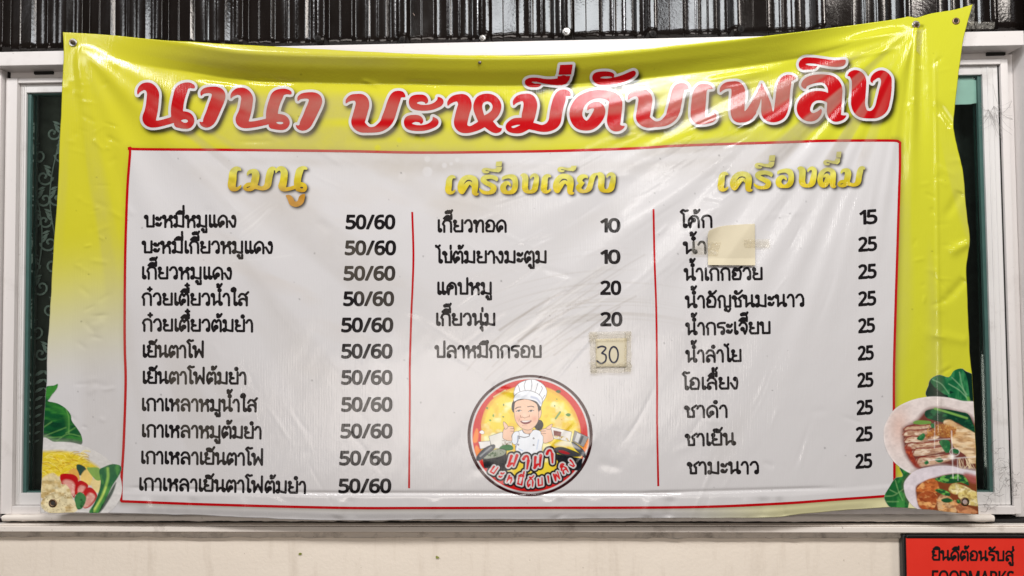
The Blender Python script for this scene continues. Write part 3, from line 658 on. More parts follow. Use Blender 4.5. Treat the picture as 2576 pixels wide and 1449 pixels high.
# ------------------------------------------------------------------ lettering
# brush lettering: each stroke a run of circles (x, y, radius), measured off the sign
def A3(n): return [tuple(n[i:i + 3]) for i in range(0, len(n), 3)]
BR = {
'น': [A3([160,492,6, 172,455,20, 200,420,34, 245,395,45, 310,410,60, 350,480,75, 348,560,78, 340,640,79, 325,720,82, 305,800,86, 330,850,60, 390,866,43, 480,850,40, 590,818,40]),
      A3([868,412,8, 850,394,26, 805,382,36, 750,398,50, 705,450,76, 682,520,76, 662,610,76, 652,700,76, 648,790,66]),
      A3([640,780,62, 725,758,52, 800,772,46, 832,828,40, 802,880,40, 735,888,38, 665,862,50])],
'า': [A3([958,505,8, 972,470,24, 1015,446,36, 1080,440,42, 1140,458,60, 1175,500,84, 1165,560,86, 1130,650,84, 1095,740,80, 1060,815,76, 1025,862,50, 975,868,26, 942,844,7])],
'บ': [A3([140,600,8, 160,568,24, 210,537,38, 272,535,46, 330,568,76, 345,620,86, 330,690,86, 305,780,86, 290,850,84, 335,905,68, 420,938,38, 500,936,38, 570,908,54, 632,856,68, 668,790,78, 700,700,76, 728,610,75, 758,535,70, 785,500,50, 830,494,40, 862,510,22, 880,528,5])],
'ะ': [A3([1140,608,6, 1146,578,26, 1112,546,42, 1052,542,46, 992,562,54, 975,605,46, 1002,642,44, 1080,662,38, 1180,660,37, 1262,634,40, 1318,592,46, 1312,556,26, 1294,530,5]),
      A3([1078,862,6, 1084,832,26, 1050,802,42, 990,798,46, 930,818,54, 913,860,46, 940,897,44, 1018,917,38, 1118,915,37, 1200,889,40, 1256,848,46, 1250,812,26, 1232,780,5])],
'ห': [A3([1420,630,8, 1438,592,26, 1490,552,40, 1552,540,47, 1615,572,78, 1632,630,86, 1612,700,86, 1592,780,86, 1580,860,84, 1608,915,64, 1690,936,42, 1790,900,48, 1870,850,56]),
      A3([1860,850,50, 1822,760,52, 1797,680,56, 1798,620,56, 1830,560,54, 1912,534,49, 1990,560,52, 2034,630,55, 2020,710,54, 1970,770,56, 1905,815,62]),
      A3([1890,830,62, 1950,885,60, 2010,935,46, 2062,942,28, 2092,924,6])],
'ม': [A3([172,625,8, 190,582,28, 238,547,42, 302,536,48, 362,565,76, 382,620,86, 374,690,86, 356,770,85, 345,850,70]),
      A3([300,835,46, 240,832,44, 175,842,44, 110,880,33, 112,922,36, 165,950,32, 255,934,48, 345,885,52]),
      A3([330,880,48, 420,898,46, 530,922,44, 620,900,58, 682,840,76, 702,740,78, 722,640,78, 750,550,76, 765,500,58, 800,478,46, 845,480,36, 870,498,18, 882,512,5])],
'ี': [A3([515,370,5, 480,380,20, 420,380,25, 365,362,36, 345,335,32, 390,312,27, 470,313,28, 560,330,30, 650,338,36, 740,335,46, 800,312,58])],
'ั': [A3([1418,280,6, 1412,252,24, 1362,238,30, 1280,240,34, 1212,265,44, 1208,302,42, 1255,330,42, 1350,336,42, 1460,320,44, 1560,290,44, 1640,252,42, 1678,226,30, 1656,212,8])],
'ด': [A3([1562,893,5, 1542,908,18, 1490,915,42, 1440,890,66, 1430,830,86, 1440,740,86, 1450,650,86, 1450,580,80, 1400,525,66, 1300,495,54, 1200,495,54, 1100,525,60, 1010,592,72, 960,690,80, 958,780,80, 1000,855,76, 1080,888,62, 1155,862,70, 1222,780,78, 1252,700,72, 1230,640,52, 1172,632,38, 1122,655,24, 1100,692,6])],
'เ': [A3([262,450,5, 236,436,22, 190,432,35, 135,462,64, 112,520,80, 100,620,85, 92,720,85, 98,785,80, 140,825,46, 210,822,38, 264,800,38, 292,764,18, 288,736,5])],
'พ': [A3([355,488,7, 378,447,26, 430,415,38, 495,412,45, 550,440,70, 567,500,82, 560,600,82, 556,700,82, 562,770,72, 605,790,58, 665,775,60, 720,720,58]),
      A3([690,760,58, 760,640,50, 805,530,33, 830,440,14, 838,390,3]), A3([838,390,3, 850,440,14, 872,530,34, 892,640,56, 905,740,68, 945,782,60, 1005,782,60, 1052,735,76, 1076,640,84, 1086,540,82, 1096,450,80, 1115,380,72, 1145,335,46, 1195,328,30, 1232,334,7])],
'ล': [A3([1345,435,18, 1338,402,36, 1390,360,48, 1480,336,48, 1575,336,50, 1655,375,72, 1698,450,84, 1696,550,84, 1690,660,85, 1688,735,82, 1708,788,52, 1770,792,32, 1812,778,14, 1826,766,4]),
      A3([1650,580,50, 1565,540,54, 1470,536,57, 1390,572,66, 1338,640,79, 1332,715,76, 1378,772,60, 1445,784,46, 1500,750,32, 1528,712,16, 1530,692,4])],
'ิ': [A3([1485,190,5, 1450,205,18, 1380,205,26, 1320,190,38, 1310,155,35, 1350,125,37, 1430,122,35, 1530,135,37, 1630,152,39, 1720,158,39, 1780,150,37, 1812,125,12])],
'ง': [A3([1848,300,5, 1885,283,30, 1940,300,66, 1976,350,84, 1978,440,84, 1972,540,83, 1968,630,82, 1990,700,74, 2040,745,52, 2110,757,44, 2180,738,58, 2238,680,76, 2264,590,78, 2284,490,74, 2298,400,64, 2295,335,62, 2250,286,50, 2192,290,38, 2148,325,30, 2127,360,16, 2136,382,5])],
}
BR['เ2'] = [A3([212,318,4, 195,304,16, 160,305,26, 130,345,38, 122,420,42, 115,480,42, 125,512,34, 165,525,18, 198,505,13, 212,485,5])]
BR['ค'] = [A3([540,540,4, 520,548,16, 485,530,34, 486,470,42, 492,400,43, 482,340,40, 430,308,34, 360,312,34, 305,365,38, 278,440,36, 288,500,34, 310,515,28, 342,455,33, 385,398,28, 425,388,18, 437,425,6]) ]
BR['ร'] = [A3([785,352,12, 775,325,26, 705,302,26, 632,312,30, 602,345,34, 640,385,30, 700,415,32, 745,452,37, 732,500,34, 680,524,22, 612,520,22, 570,490,15, 556,464,4])]
BR['อ'] = [A3([870,340,6, 888,312,20, 965,292,26, 1028,312,38, 1050,370,37, 1045,450,38, 1015,505,34, 950,526,22, 890,498,38, 880,440,38, 912,396,30, 950,386,20, 976,412,14, 985,432,5])]
BR['ย'] = [A3([2050,312,6, 2035,290,18, 1985,290,30, 1945,325,40, 1950,365,30, 1990,386,13]), A3([2005,386,6, 1960,412,28, 1928,458,37, 1955,502,30, 2020,512,22, 2072,470,37, 2095,400,37, 2112,330,37, 2140,276,28, 2176,250,12])]
BR['ู'] = [A3([2165,35,4, 2184,46,16, 2198,68,20, 2206,88,20, 2236,98,18, 2264,80,20, 2274,50,20, 2290,28,6])]
POLY = {'่': [[(755, 125), (915, 118), (895, 245), (735, 248)]], 'ี': [[(725, 265), (885, 262), (872, 312), (835, 358), (770, 384), (720, 330)]]}
def affine(src, dst):
    S = np.array([(x, y, 1) for x, y in src], float); D = np.array(dst, float)
    return np.linalg.lstsq(S, D, rcond=None)[0]
def brush(ch, M):
    """stroke circles and polygons mapped by the affine M (3x2)"""
    s = math.sqrt(abs(np.linalg.det(M[:2]))); D = []; P = []
    for st in BR.get(ch, []):
        R = cr(st, 5); xy = np.c_[R[:, :2], np.ones(len(R))] @ M; D.append(np.c_[xy, R[:, 2] * s])
    for p in POLY.get(ch, []): P.append(np.c_[np.array(p, float), np.ones(len(p))] @ M)
    return D, P
def brush_bbox(ch):
    xs, ys = [], []
    for st in BR.get(ch, []):
        R = cr(st, 5); xs += [(R[:, 0] - R[:, 2]).min(), (R[:, 0] + R[:, 2]).max()]; ys += [(R[:, 1] - R[:, 2]).min(), (R[:, 1] + R[:, 2]).max()]
    for p in POLY.get(ch, []): xs += [q[0] for q in p]; ys += [q[1] for q in p]
    return min(xs), min(ys), max(xs), max(ys)
def fit(ch, box):
    a = brush_bbox(ch); sx = (box[2] - box[0]) / (a[2] - a[0]); sy = (box[3] - box[1]) / (a[3] - a[1])
    return np.array([[sx, 0], [0, sy], [box[0] - a[0] * sx, box[1] - a[1] * sy]])
def zm(ox, oy, k): return np.array([[1 / k, 0], [0, 1 / k], [ox, oy]])
Z1, Z2, Z3, Z4 = zm(314.4, 138.3, 4.995), zm(842.7, 138.3, 4.995), zm(1257.8, 138.3, 4.995), zm(1735.8, 125.8, 4.654)
def comp(M, Z): return np.hstack([np.vstack([M[:2], M[2:]]), [[0], [0], [1]]]) @ np.vstack([Z[:2], Z[2:]])
MN = affine([(155,490),(878,410),(875,830),(212,810),(300,345),(380,908),(740,925),(775,830)], [(1335,530),(2090,480),(2090,855),(1382,820),(1480,427),(1530,915),(1930,938),(1970,858)])
MA = affine([(950,505),(1150,398),(1262,490),(1030,912),(936,838)], [(2166,572),(2372,466),(2480,558),(2240,947),(2145,882)])
MB = affine([(130,600),(330,488),(800,450),(883,520),(400,977),(200,840)], [(1595,550),(1800,432),(2280,360),(2365,410),(1925,912),(1708,790)])
TITLE = [('น', Z1), ('า', Z1), ('น', comp(MN, Z1)), ('า', comp(MA, Z1)), ('บ', Z2), ('ะ', Z2), ('ห', Z2), ('ม', Z3), ('ี', Z3), ('่', Z3), ('ด', Z3), ('ั', Z3), ('บ', comp(MB, Z3)),
         ('เ', Z4), ('พ', Z4), ('ล', Z4), ('ิ', Z4), ('ง', Z4)]
def brush_sdf(X, Y, items, pad=14):
    S = np.full(X.shape, 60.0); x0, y0, st = X[0, 0], Y[0, 0], X[0, 1] - X[0, 0]
    for ch, M in items:
        D, P = brush(ch, M)
        allp = np.vstack([d[:, :2] for d in D] + P); rr = max([d[:, 2].max() for d in D] + [0]) + pad
        i0 = max(0, int((allp[:, 0].min() - rr - x0) / st)); i1 = int((allp[:, 0].max() + rr - x0) / st) + 2
        j0 = max(0, int((allp[:, 1].min() - rr - y0) / st)); j1 = int((allp[:, 1].max() + rr - y0) / st) + 2
        s = (slice(j0, j1), slice(i0, i1))
        for d in D: S[s] = np.minimum(S[s], sd_dots(X[s], Y[s], d))
        if P: S[s] = np.minimum(S[s], sd_poly(X[s], Y[s], P))
    return S

# plain looped Thai lettering for the menu lines; x-height 1, baseline 0, y upwards, marks hang on the consonant's right edge
def g(w, *st): return (w, st)
def O(x, y, r=.105): return ('o', x, y, r)
def L(*n): return ('l', [tuple(n[i:i + 2]) for i in range(0, len(n), 2)])
def Cc(*n): return ('c', [tuple(n[i:i + 2]) for i in range(0, len(n), 2)])
TH = {
'บ': g(.98, O(.15,.87), L(.26,.87,.26,.05,.82,.05,.82,1)), 'ป': g(.98, O(.15,.87), L(.26,.87,.26,.05,.82,.05,.82,1.38)),
'น': g(1.02, O(.15,.87), L(.26,.87,.26,.04), Cc(.26,.06,.5,.3,.74,.3), O(.84,.14), L(.74,1,.74,.16)),
'ม': g(1.04, O(.17,.87), L(.28,.87,.28,.14), O(.17,.13), Cc(.28,.16,.55,.08,.86,.03), L(.86,.03,.86,1)),
'ห': g(1.0, O(.15,.87), L(.26,.87,.26,0), Cc(.26,.3,.45,.6,.66,.74), O(.76,.86), Cc(.55,.62,.74,.56,.82,.36), L(.82,.36,.82,0)),
'ก': g(.96, L(.2,0,.2,.52,.08,.68), Cc(.08,.68,.22,.93,.5,1,.74,.88,.8,.6), L(.8,.6,.8,0)),
'ด': g(1.0, O(.44,.36,.12), Cc(.40,.25,.32,.1,.22,.02), Cc(.22,.02,.1,.3,.12,.68,.44,.98,.74,.86,.84,.58), L(.84,.58,.84,0)),
'ต': g(1.0, O(.44,.36,.12), Cc(.40,.25,.32,.1,.22,.02), Cc(.22,.02,.1,.3,.12,.7,.3,.97,.46,.78), Cc(.46,.78,.64,.98,.8,.85,.84,.58), L(.84,.58,.84,0)),
'ค': g(1.0, O(.46,.62,.11), Cc(.2,0,.24,.3,.36,.54), Cc(.2,0,.1,.3,.13,.68,.44,.98,.74,.86,.84,.58), L(.84,.58,.84,0)),
'ข': g(.86, O(.15,.84), Cc(.24,.9,.34,.75,.24,.58,.28,.4), L(.28,.4,.28,.05,.74,.05,.74,1)),
'ช': g(.92, O(.15,.84), Cc(.24,.9,.34,.75,.24,.58,.28,.4), L(.28,.4,.28,.05,.7,.05,.7,.55), Cc(.7,.5,.56,.72,.68,.86,.9,1.02)),
'ง': g(.74, O(.42,.86), Cc(.52,.9,.58,.6,.56,.3,.5,.04), L(.5,.04,.34,.03,.06,.5)),
'จ': g(.88, O(.36,.42), Cc(.44,.34,.5,.18,.56,.03), Cc(.1,.74,.3,.98,.6,.92,.73,.62,.68,.28,.56,.02)),
'ย': g(.98, O(.18,.88,.09), Cc(.27,.84,.16,.66,.18,.56,.46,.5), Cc(.46,.5,.2,.44,.12,.24,.24,.04), L(.24,.04,.82,.04,.82,1)),
'ร': g(.80, O(.5,.13), Cc(.61,.15,.63,.4,.5,.58,.12,.62), Cc(.12,.62,.1,.85,.3,.96,.7,.98)),
'ล': g(1.0, Cc(.12,.74,.3,.97,.62,.95,.82,.64), L(.82,.64,.82,0), Cc(.14,.2,.2,.46,.46,.56,.7,.48,.82,.3), O(.25,.13)),
'ส': g(1.0, Cc(.12,.74,.3,.97,.58,.93,.78,.66), L(.8,.7,.8,0), Cc(.14,.2,.2,.46,.46,.56,.7,.48,.8,.3), O(.25,.13), L(.64,.86,.92,1.14)),
'ว': g(.82, Cc(.08,.76,.24,.97,.5,.97,.66,.66), L(.66,.66,.66,.14), O(.55,.13)),
'อ': g(.98, Cc(.12,.72,.36,.98,.7,.9,.82,.6,.8,.3,.74,.05), L(.74,.05,.2,.05), Cc(.2,.05,.13,.25,.17,.5), O(.28,.52)),
'ฮ': g(.98, Cc(.12,.66,.3,.84,.5,.8,.7,.85,.82,.6,.8,.3,.74,.05), L(.74,.05,.2,.05), Cc(.2,.05,.13,.25,.17,.45), O(.28,.47), Cc(.12,.66,.3,.98,.6,.92,.9,1.12)),
'ท': g(1.0, O(.15,.87), L(.26,.87,.26,0), Cc(.26,.35,.46,.88,.66,.98,.8,.88,.84,.66), L(.84,.66,.84,0)),
'ฟ': g(1.16, O(.15,.87), L(.26,.87,.26,.03,.58,.68,.92,.03,.92,1.38)), 'พ': g(1.16, O(.15,.87), L(.26,.87,.26,.03,.58,.78,.92,.03,.92,1)),
'ญ': g(1.26, L(.2,0,.2,.52,.08,.68), Cc(.08,.68,.22,.93,.42,.97,.58,.86,.62,.6), L(.62,.6,.62,.05,1.08,.05,1.08,1), O(.70,-.22,.07), Cc(.76,-.28,.95,-.36,1.08,-.14)),
'ะ': g(.62, O(.16,.74,.085), Cc(.16,.64,.38,.64,.5,.84), O(.16,.24,.085), Cc(.16,.14,.38,.14,.5,.34)),
'า': g(.70, Cc(.06,.76,.2,.97,.42,.96,.54,.66), L(.54,.66,.54,0)), 'เ': g(.44, L(.16,1,.16,.14), O(.27,.13)), 'แ': g(.84, L(.16,1,.16,.14), O(.27,.13), L(.55,1,.55,.14), O(.66,.13)),
'โ': g(.54, L(.26,.14,.26,1.12,.04,1.36), Cc(.04,1.36,.2,1.5,.36,1.42,.56,1.46), O(.37,.13)), 'ใ': g(.58, L(.32,.14,.32,1.12), Cc(.32,1.12,.40,1.36,.26,1.5,.1,1.42), O(.14,1.3,.08), O(.43,.13)),
'ไ': g(.58, L(.32,.14,.32,1.12), Cc(.32,1.12,.22,1.3,.02,1.48), Cc(.04,1.4,.2,1.38,.34,1.5), O(.43,.13)), ' ': g(.5),
}
MK = {  # marks: offset from the right stem of the consonant
'ิ': [L(-.62,1.16,.02,1.16), Cc(-.62,1.16,-.38,1.36,-.1,1.32,.02,1.16)], 'ี': [L(-.62,1.16,.02,1.16), Cc(-.62,1.16,-.38,1.36,-.1,1.32,.02,1.16), L(.02,1.12,.02,1.46)],
'ึ': [L(-.62,1.16,.0,1.16), Cc(-.62,1.16,-.38,1.36,-.14,1.34,-.04,1.16), O(.0,1.34,.075)], 'ั': [O(-.46,1.30,.075), Cc(-.5,1.2,-.36,1.14,-.16,1.2,.06,1.42)],
'็': [Cc(-.52,1.14,-.58,1.32,-.36,1.36,-.2,1.28), Cc(-.2,1.28,-.38,1.24,-.36,1.14,-.16,1.14,-.06,1.3,.06,1.48)],
'ู': [O(-.32,-.24,.07), L(-.25,-.22,-.25,-.44,.0,-.44,.0,-.16)], 'ุ': [O(-.08,-.24,.07), L(.0,-.22,.0,-.46)], 'ํ': [O(-.12,1.30,.095)],
}
TONE = {'่': [L(.0,0,.0,.26)], '้': [O(-.26,.2,.06), Cc(-.24,.1,-.3,.02,-.1,.05,.06,.28)], '๊': [O(-.42,.12,.055), Cc(-.36,.06,-.3,.24,-.2,.08,-.14,.24,-.04,.06,.0,.16,.08,.3)], '๋': [L(-.1,0,-.1,.3), L(-.25,.15,.05,.15)]}
def thai_layout(s):
    """glyph strokes of a string in em units (y up) and the string's width"""
    s = s.replace('ำ', 'ํา')
    for t_ in TONE: s = s.replace(t_ + 'ํ', 'ํ' + t_)      # the tone mark sits above the ring
    out = []; x = 0; last = 0; up_ = 0
    for ch in s:
        if ch in TH:
            w, st = TH[ch]; out += [(q, x, 0) for q in st]; last = x + w - .16; x += w; up_ = 0
            if ch in 'บ': last = x - .16
        elif ch in MK:
            out += [(q, last, 0) for q in MK[ch]]
            if ch not in 'ูุ': up_ = 1
        elif ch in TONE: out += [(q, last, 1.22 if not up_ else 1.56) for q in TONE[ch]]
    return out, x
def thai_dots(s, x0, y0, x1, y1, xh, r, slant=0.0):
    """stroke circles in pixels: baseline from (x0, y0) to (x1, y1)"""
    out, w = thai_layout(s); kx = (math.hypot(x1 - x0, y1 - y0)) / max(w - .18, .2); a = math.atan2(y1 - y0, x1 - x0); D = []
    for (q, ox, oy) in out:
        if q[0] == 'o':
            t = np.linspace(0, 2 * math.pi, 14); P = np.c_[q[1] + q[3] * np.cos(t), q[2] + q[3] * np.sin(t)]
        else: P = np.array(q[1], float)
        P = (P + (ox - .06, oy)) * (kx, xh); P[:, 0] += slant * P[:, 1]
        P = np.c_[P[:, 0] * math.cos(a) + P[:, 1] * math.sin(a) + x0, y0 + P[:, 0] * math.sin(a) - P[:, 1] * math.cos(a), np.full(len(P), r)]
        D.append(pl(P, .8) if q[0] == 'l' else cr(P, .8))
    return np.vstack(D)
DIG = {'0':[[(191,-7),(153,-3),(121,10),(93,30),(72,59),(55,95),(43,137),(35,186),(33,240),(34,278),(37,313),(42,344),(49,373),(58,399),(69,422),(83,441),(99,458),(118,470),(140,480),(164,485),(191,487),(229,483),(262,471),(289,450),(312,422),(329,386),(341,344),(349,296),(351,240),(350,203),(347,169),(342,137),(335,108),(326,82),(314,59),(300,39),(284,23),(265,10),(243,1),(219,-5)],[(191,44),(216,47),(237,56),(255,71),(268,92),(278,120),(286,154),(290,194),(291,240),(290,286),(286,326),(278,360),(268,388),(255,409),(237,424),(216,433),(191,437),(166,433),(145,424),(128,409),(115,388),(105,360),(98,326),(93,286),(92,240),(93,194),(98,154),(105,120),(115,93),(128,71),(145,56),(166,47)]],'1':[[(181,0),(181,335),(181,349),(181,361),(181,372),(181,381),(182,390),(182,399),(183,408),(183,418),(178,413),(173,408),(168,404),(164,400),(159,396),(154,391),(148,386),(142,381),(91,339),(60,379),(189,480),(238,480),(238,0)]],'2':[[(32,0),(32,49),(158,176),(175,194),(191,210),(206,226),(219,240),(231,254),(241,268),(249,282),(257,296),(262,310),(266,324),(269,339),(269,355),(268,374),(263,390),(256,404),(246,415),(233,424),(219,431),(203,435),(185,436),(168,435),(152,433),(137,429),(123,424),(110,417),(96,409),(83,400),(69,390),(38,430),(52,441),(68,452),(85,461),(102,470),(121,477),(141,482),(162,485),(185,486),(217,484),(245,478),(270,467),(291,452),(308,434),(320,412),(327,387),(330,359),(329,340),(326,322),(321,305),(314,288),(306,272),(296,256),(284,240),(271,224),(257,207),(241,190),(225,173),(207,155),(107,56),(107,54),(349,54),(349,0)]],'3':[[(162,-7),(143,-6),(126,-5),(108,-4),(92,-1),(76,2),(60,7),(45,13),(30,19),(30,75),(46,68),(62,61),(78,56),(95,51),(113,48),(130,45),(146,44),(163,43),(193,45),(218,49),(239,57),(256,68),(268,82),(277,98),(282,117),(284,138),(282,159),(275,176),(264,191),(249,202),(229,211),(206,217),(180,221),(150,222),(103,222),(103,273),(150,273),(178,274),(202,279),(223,287),(240,298),(253,311),(263,326),(269,344),(271,363),(269,380),(265,394),(257,407),(247,417),(234,426),(219,432),(202,435),(183,437),(165,436),(147,434),(131,430),(117,425),(103,419),(89,412),(76,405),(62,396),(33,437),(46,446),(62,455),(78,464),(96,471),(116,478),(137,483),(159,485),(183,486),(218,484),(248,478),(274,467),(294,453),(311,435),(322,415),(329,392),(331,367),(329,344),(324,324),(316,306),(304,290),(290,277),(273,267),(253,258),(232,253),(232,250),(259,245),(282,237),(302,227),(318,214),(330,198),(339,179),(344,159),(346,136),(345,116),(341,97),(335,79),(326,62),(315,47),(302,33),(285,21),(266,11),(245,3),(220,-2),(192,-6)]],'4':[[(244,0),(244,109),(14,109),(14,159),(240,482),(301,482),(301,162),(371,162),(371,109),(301,109),(301,0)],[(72,162),(244,162),(244,313),(244,330),(244,345),(244,359),(245,372),(245,385),(246,396),(246,408),(247,419),(244,419),(242,413),(238,406),(235,399),(231,392),(227,384),(223,378),(219,372),(216,367)]],'5':[[(167,-7),(148,-6),(131,-5),(114,-3),(97,0),(81,4),(67,8),(54,13),(42,19),(42,75),(55,68),(69,62),(84,57),(101,52),(118,48),(135,46),(151,44),(167,44),(192,45),(215,50),(235,58),(253,69),(267,83),(277,101),(283,122),(285,147),(284,169),(278,189),(269,205),(257,219),(240,230),(219,238),(194,243),(165,244),(155,244),(145,244),(134,243),(122,241),(111,239),(100,238),(91,236),(83,234),(54,253),(72,480),(312,480),(312,426),(122,426),(111,287),(117,288),(124,289),(132,290),(142,291),(152,293),(162,293),(173,294),(185,294),(220,292),(251,285),(279,273),(302,257),(321,237),(335,213),(343,185),(346,153),(343,118),(334,87),(319,59),(299,36),(273,17),(242,4),(207,-4)]],'6':[[(200,-7),(178,-5),(157,-1),(137,6),(118,16),(100,29),(84,45),(71,64),(59,86),(49,111),(42,139),(38,170),(37,205),(38,231),(39,256),(42,281),(46,307),(51,331),(59,354),(68,376),(79,397),(92,417),(108,434),(125,449),(146,462),(169,473),(195,480),(224,485),(257,486),(264,486),(271,486),(279,485),(288,485),(296,484),(303,483),(310,482),(316,480),(316,430),(309,432),(303,433),(296,435),(288,436),(281,437),(273,437),(266,438),(258,438),(236,437),(215,434),(197,429),(181,422),(166,414),(153,404),(142,393),(132,380),(124,366),(117,351),(111,335),(106,318),(102,301),(100,282),(97,263),(96,244),(100,244),(109,255),(119,266),(130,275),(143,284),(158,291),(174,296),(193,299),(214,300),(243,298),(270,291),(294,279),(314,262),(331,241),(343,216),(350,187),(353,154),(350,119),(342,87),(329,60),(311,36),(289,17),(263,4),(233,-4)],[(199,43),(220,45),(238,50),(254,58),(268,70),(279,86),(288,105),(293,128),(294,154),(293,176),(288,195),(281,212),(271,227),(258,239),(242,247),(223,252),(201,254),(186,253),(172,251),(159,246),(146,241),(135,234),(126,226),(117,217),(110,208),(104,197),(100,187),(98,177),(97,166),(97,151),(100,137),(103,123),(108,108),(115,95),(122,82),(132,71),(142,61),(155,53),(168,48),(183,44)]],'/':[[(7,0),(185,480),(243,480),(64,0)]],'F':[[(65,0),(65,480),(333,480),(333,426),(126,426),(126,257),(320,257),(320,203),(126,203),(126,0)]],'O':[[(263,-7),(227,-5),(194,1),(165,11),(139,24),(116,41),(96,61),(79,84),(65,111),(55,140),(47,171),(42,205),(41,241),(42,277),(47,310),(55,341),(65,370),(79,396),(96,419),(116,439),(139,456),(165,470),(195,479),(227,485),(263,487),(298,485),(329,479),(358,470),(384,456),(407,440),(427,420),(444,397),(458,370),(469,341),(477,310),(482,277),(484,240),(482,204),(477,171),(469,139),(458,110),(444,84),(427,61),(407,41),(384,24),(358,11),(329,1),(297,-5)],[(263,46),(301,49),(333,59),(361,75),(382,98),(399,126),(410,159),(417,198),(420,240),(417,283),(410,321),(399,354),(382,382),(361,405),(334,421),(301,431),(263,434),(225,431),(193,421),(165,405),(143,382),(126,354),(114,321),(107,283),(105,240),(107,198),(114,159),(126,126),(143,98),(165,75),(192,59),(225,49)]],'D':[[(65,0),(65,480),(213,480),(248,478),(281,473),(311,464),(338,453),(363,438),(385,419),(404,398),(420,374),(433,346),(442,315),(447,282),(449,244),(445,187),(433,138),(412,96),(383,61),(347,35),(304,15),(255,4),(199,0)],[(126,52),(191,52),(276,64),(337,99),(373,159),(385,242),(383,287),(374,326),(359,358),(338,383),(312,403),(281,417),(245,425),(204,428),(126,428)]],'M':[[(65,0),(65,480),(154,480),(302,87),(305,87),(455,480),(544,480),(544,0),(484,0),(484,295),(484,312),(485,330),(485,347),(486,364),(487,380),(487,395),(488,408),(489,420),(486,420),(326,0),(277,0),(119,420),(116,420),(117,409),(118,396),(119,381),(120,364),(120,347),(121,328),(121,310),(121,291),(121,0)]],'A':[[(0,0),(187,482),(242,482),(428,0),(366,0),(308,148),(118,148),(61,0)],[(138,202),(290,202),(236,347),(235,350),(234,355),(232,360),(230,367),(227,374),(225,381),(223,388),(221,396),(219,403),(217,409),(215,415),(214,419),(211,409),(209,399),(206,388),(203,378),(200,369),(197,361),(195,353),(193,347)]],'R':[[(65,0),(65,480),(197,480),(239,477),(275,471),(305,460),(329,446),(348,426),(361,403),(369,375),(372,343),(371,325),(369,308),(364,293),(358,279),(350,267),(342,256),(332,247),(322,239),(311,232),(300,225),(288,220),(276,215),(408,0),(337,0),(221,198),(126,198),(126,0)],[(126,249),(197,249),(225,251),(248,255),(267,262),(283,272),(294,285),(303,301),(308,319),(310,340),(308,362),(303,381),(294,396),(281,407),(265,416),(245,422),(222,426),(194,427),(126,427)]],'K':[[(65,0),(65,480),(126,480),(126,243),(136,255),(146,266),(157,277),(167,289),(177,300),(187,312),(198,323),(208,334),(338,480),(408,480),(218,271),(416,0),(345,0),(175,229),(126,186),(126,0)]],'S':[[(166,-7),(146,-6),(127,-5),(109,-3),(91,-1),(75,3),(60,7),(46,11),(34,16),(34,74),(47,69),(61,64),(77,59),(94,54),(112,51),(131,48),(150,46),(169,46),(194,47),(216,51),(234,57),(249,66),(261,78),(270,91),(275,106),(277,123),(276,134),(274,145),(271,154),(267,163),(261,170),(253,178),(243,185),(232,192),(219,199),(203,207),(184,214),(164,222),(135,233),(110,246),(89,261),(72,276),(58,294),(48,314),(42,338),(40,364),(42,382),(45,400),(51,415),(60,429),(70,442),(83,454),(97,463),(114,471),(132,478),(151,483),(172,485),(193,486),(213,486),(231,484),(249,482),(266,479),(282,475),(297,470),(312,465),(326,459),(307,408),(294,413),(281,418),(267,422),(253,426),(238,429),(223,431),(208,433),(192,433),(171,432),(153,428),(137,422),(124,414),(114,404),(107,392),(103,378),(101,363),(102,352),(104,341),(107,332),(111,323),(117,315),(125,308),(134,301),(144,294),(157,288),(171,281),(188,274),(206,267),(227,259),(245,251),(262,242),(278,233),(291,224),(303,214),(314,203),(322,191),(329,178),(333,163),(336,146),(337,128),(334,98),(326,72),(311,48),(291,29),(266,13),(236,2),(203,-4)]]}
DIG = {c: [np.array(p, float) / 485 for p in v] for c, v in DIG.items()}
ADV = {c: max(p[:, 0].max() for p in v) + .075 for c, v in DIG.items()}
def num_polys(s, x0, y0, x1, y1, h, slant=0.0):
    x = 0; P = []
    for c in s:
        mn = min(p[:, 0].min() for p in DIG[c]); P += [p + (x - mn, 0) for p in DIG[c]]; x += ADV[c] - mn + .02
    w = max(p[:, 0].max() for p in P); kx = math.hypot(x1 - x0, y1 - y0) / w; a = math.atan2(y1 - y0, x1 - x0); out = []
    for p in P:
        q = p * (kx, h); q[:, 0] += slant * q[:, 1]
        out.append(np.c_[q[:, 0] * math.cos(a) + q[:, 1] * math.sin(a) + x0, y0 + q[:, 0] * math.sin(a) - q[:, 1] * math.cos(a)])
    return out
# ------------------------------------------------------------------ banner assembly
M_cloth = vinyl('printed_vinyl')
M_red = vinyl('red_print', RED); M_wht = vinyl('white_print', (0.62, 0.606, 0.61)); M_blk = vinyl('black_print', (0.012, 0.010, 0.011))
banner = empty('menu_banner', tuple(W1(1288, 1300, YB)), 'yellow and white vinyl noodle menu banner with red Thai title, sagging between nails', 'banner')
def layer(name, P, F, lift, mat, parent, cols=None):
    V = on_banner(P[:, 0], P[:, 1], lift); me = np_mesh(name, V, F, True)
    if cols is not None: set_col(me, cols)
    du = me.attributes.new('DustHaze', 'FLOAT', 'POINT'); du.data.foreach_set('value', samp(DUST_HAZE, P[:, 0], P[:, 1]).astype(np.float32))
    N = samp(NRM, P[:, 0], P[:, 1]); N /= np.linalg.norm(N, axis=1, keepdims=True)
    o = link(name, me, mat, parent)
    if len(me.vertices) == len(N): me.normals_split_custom_set_from_vertices(N.tolist())
    return o
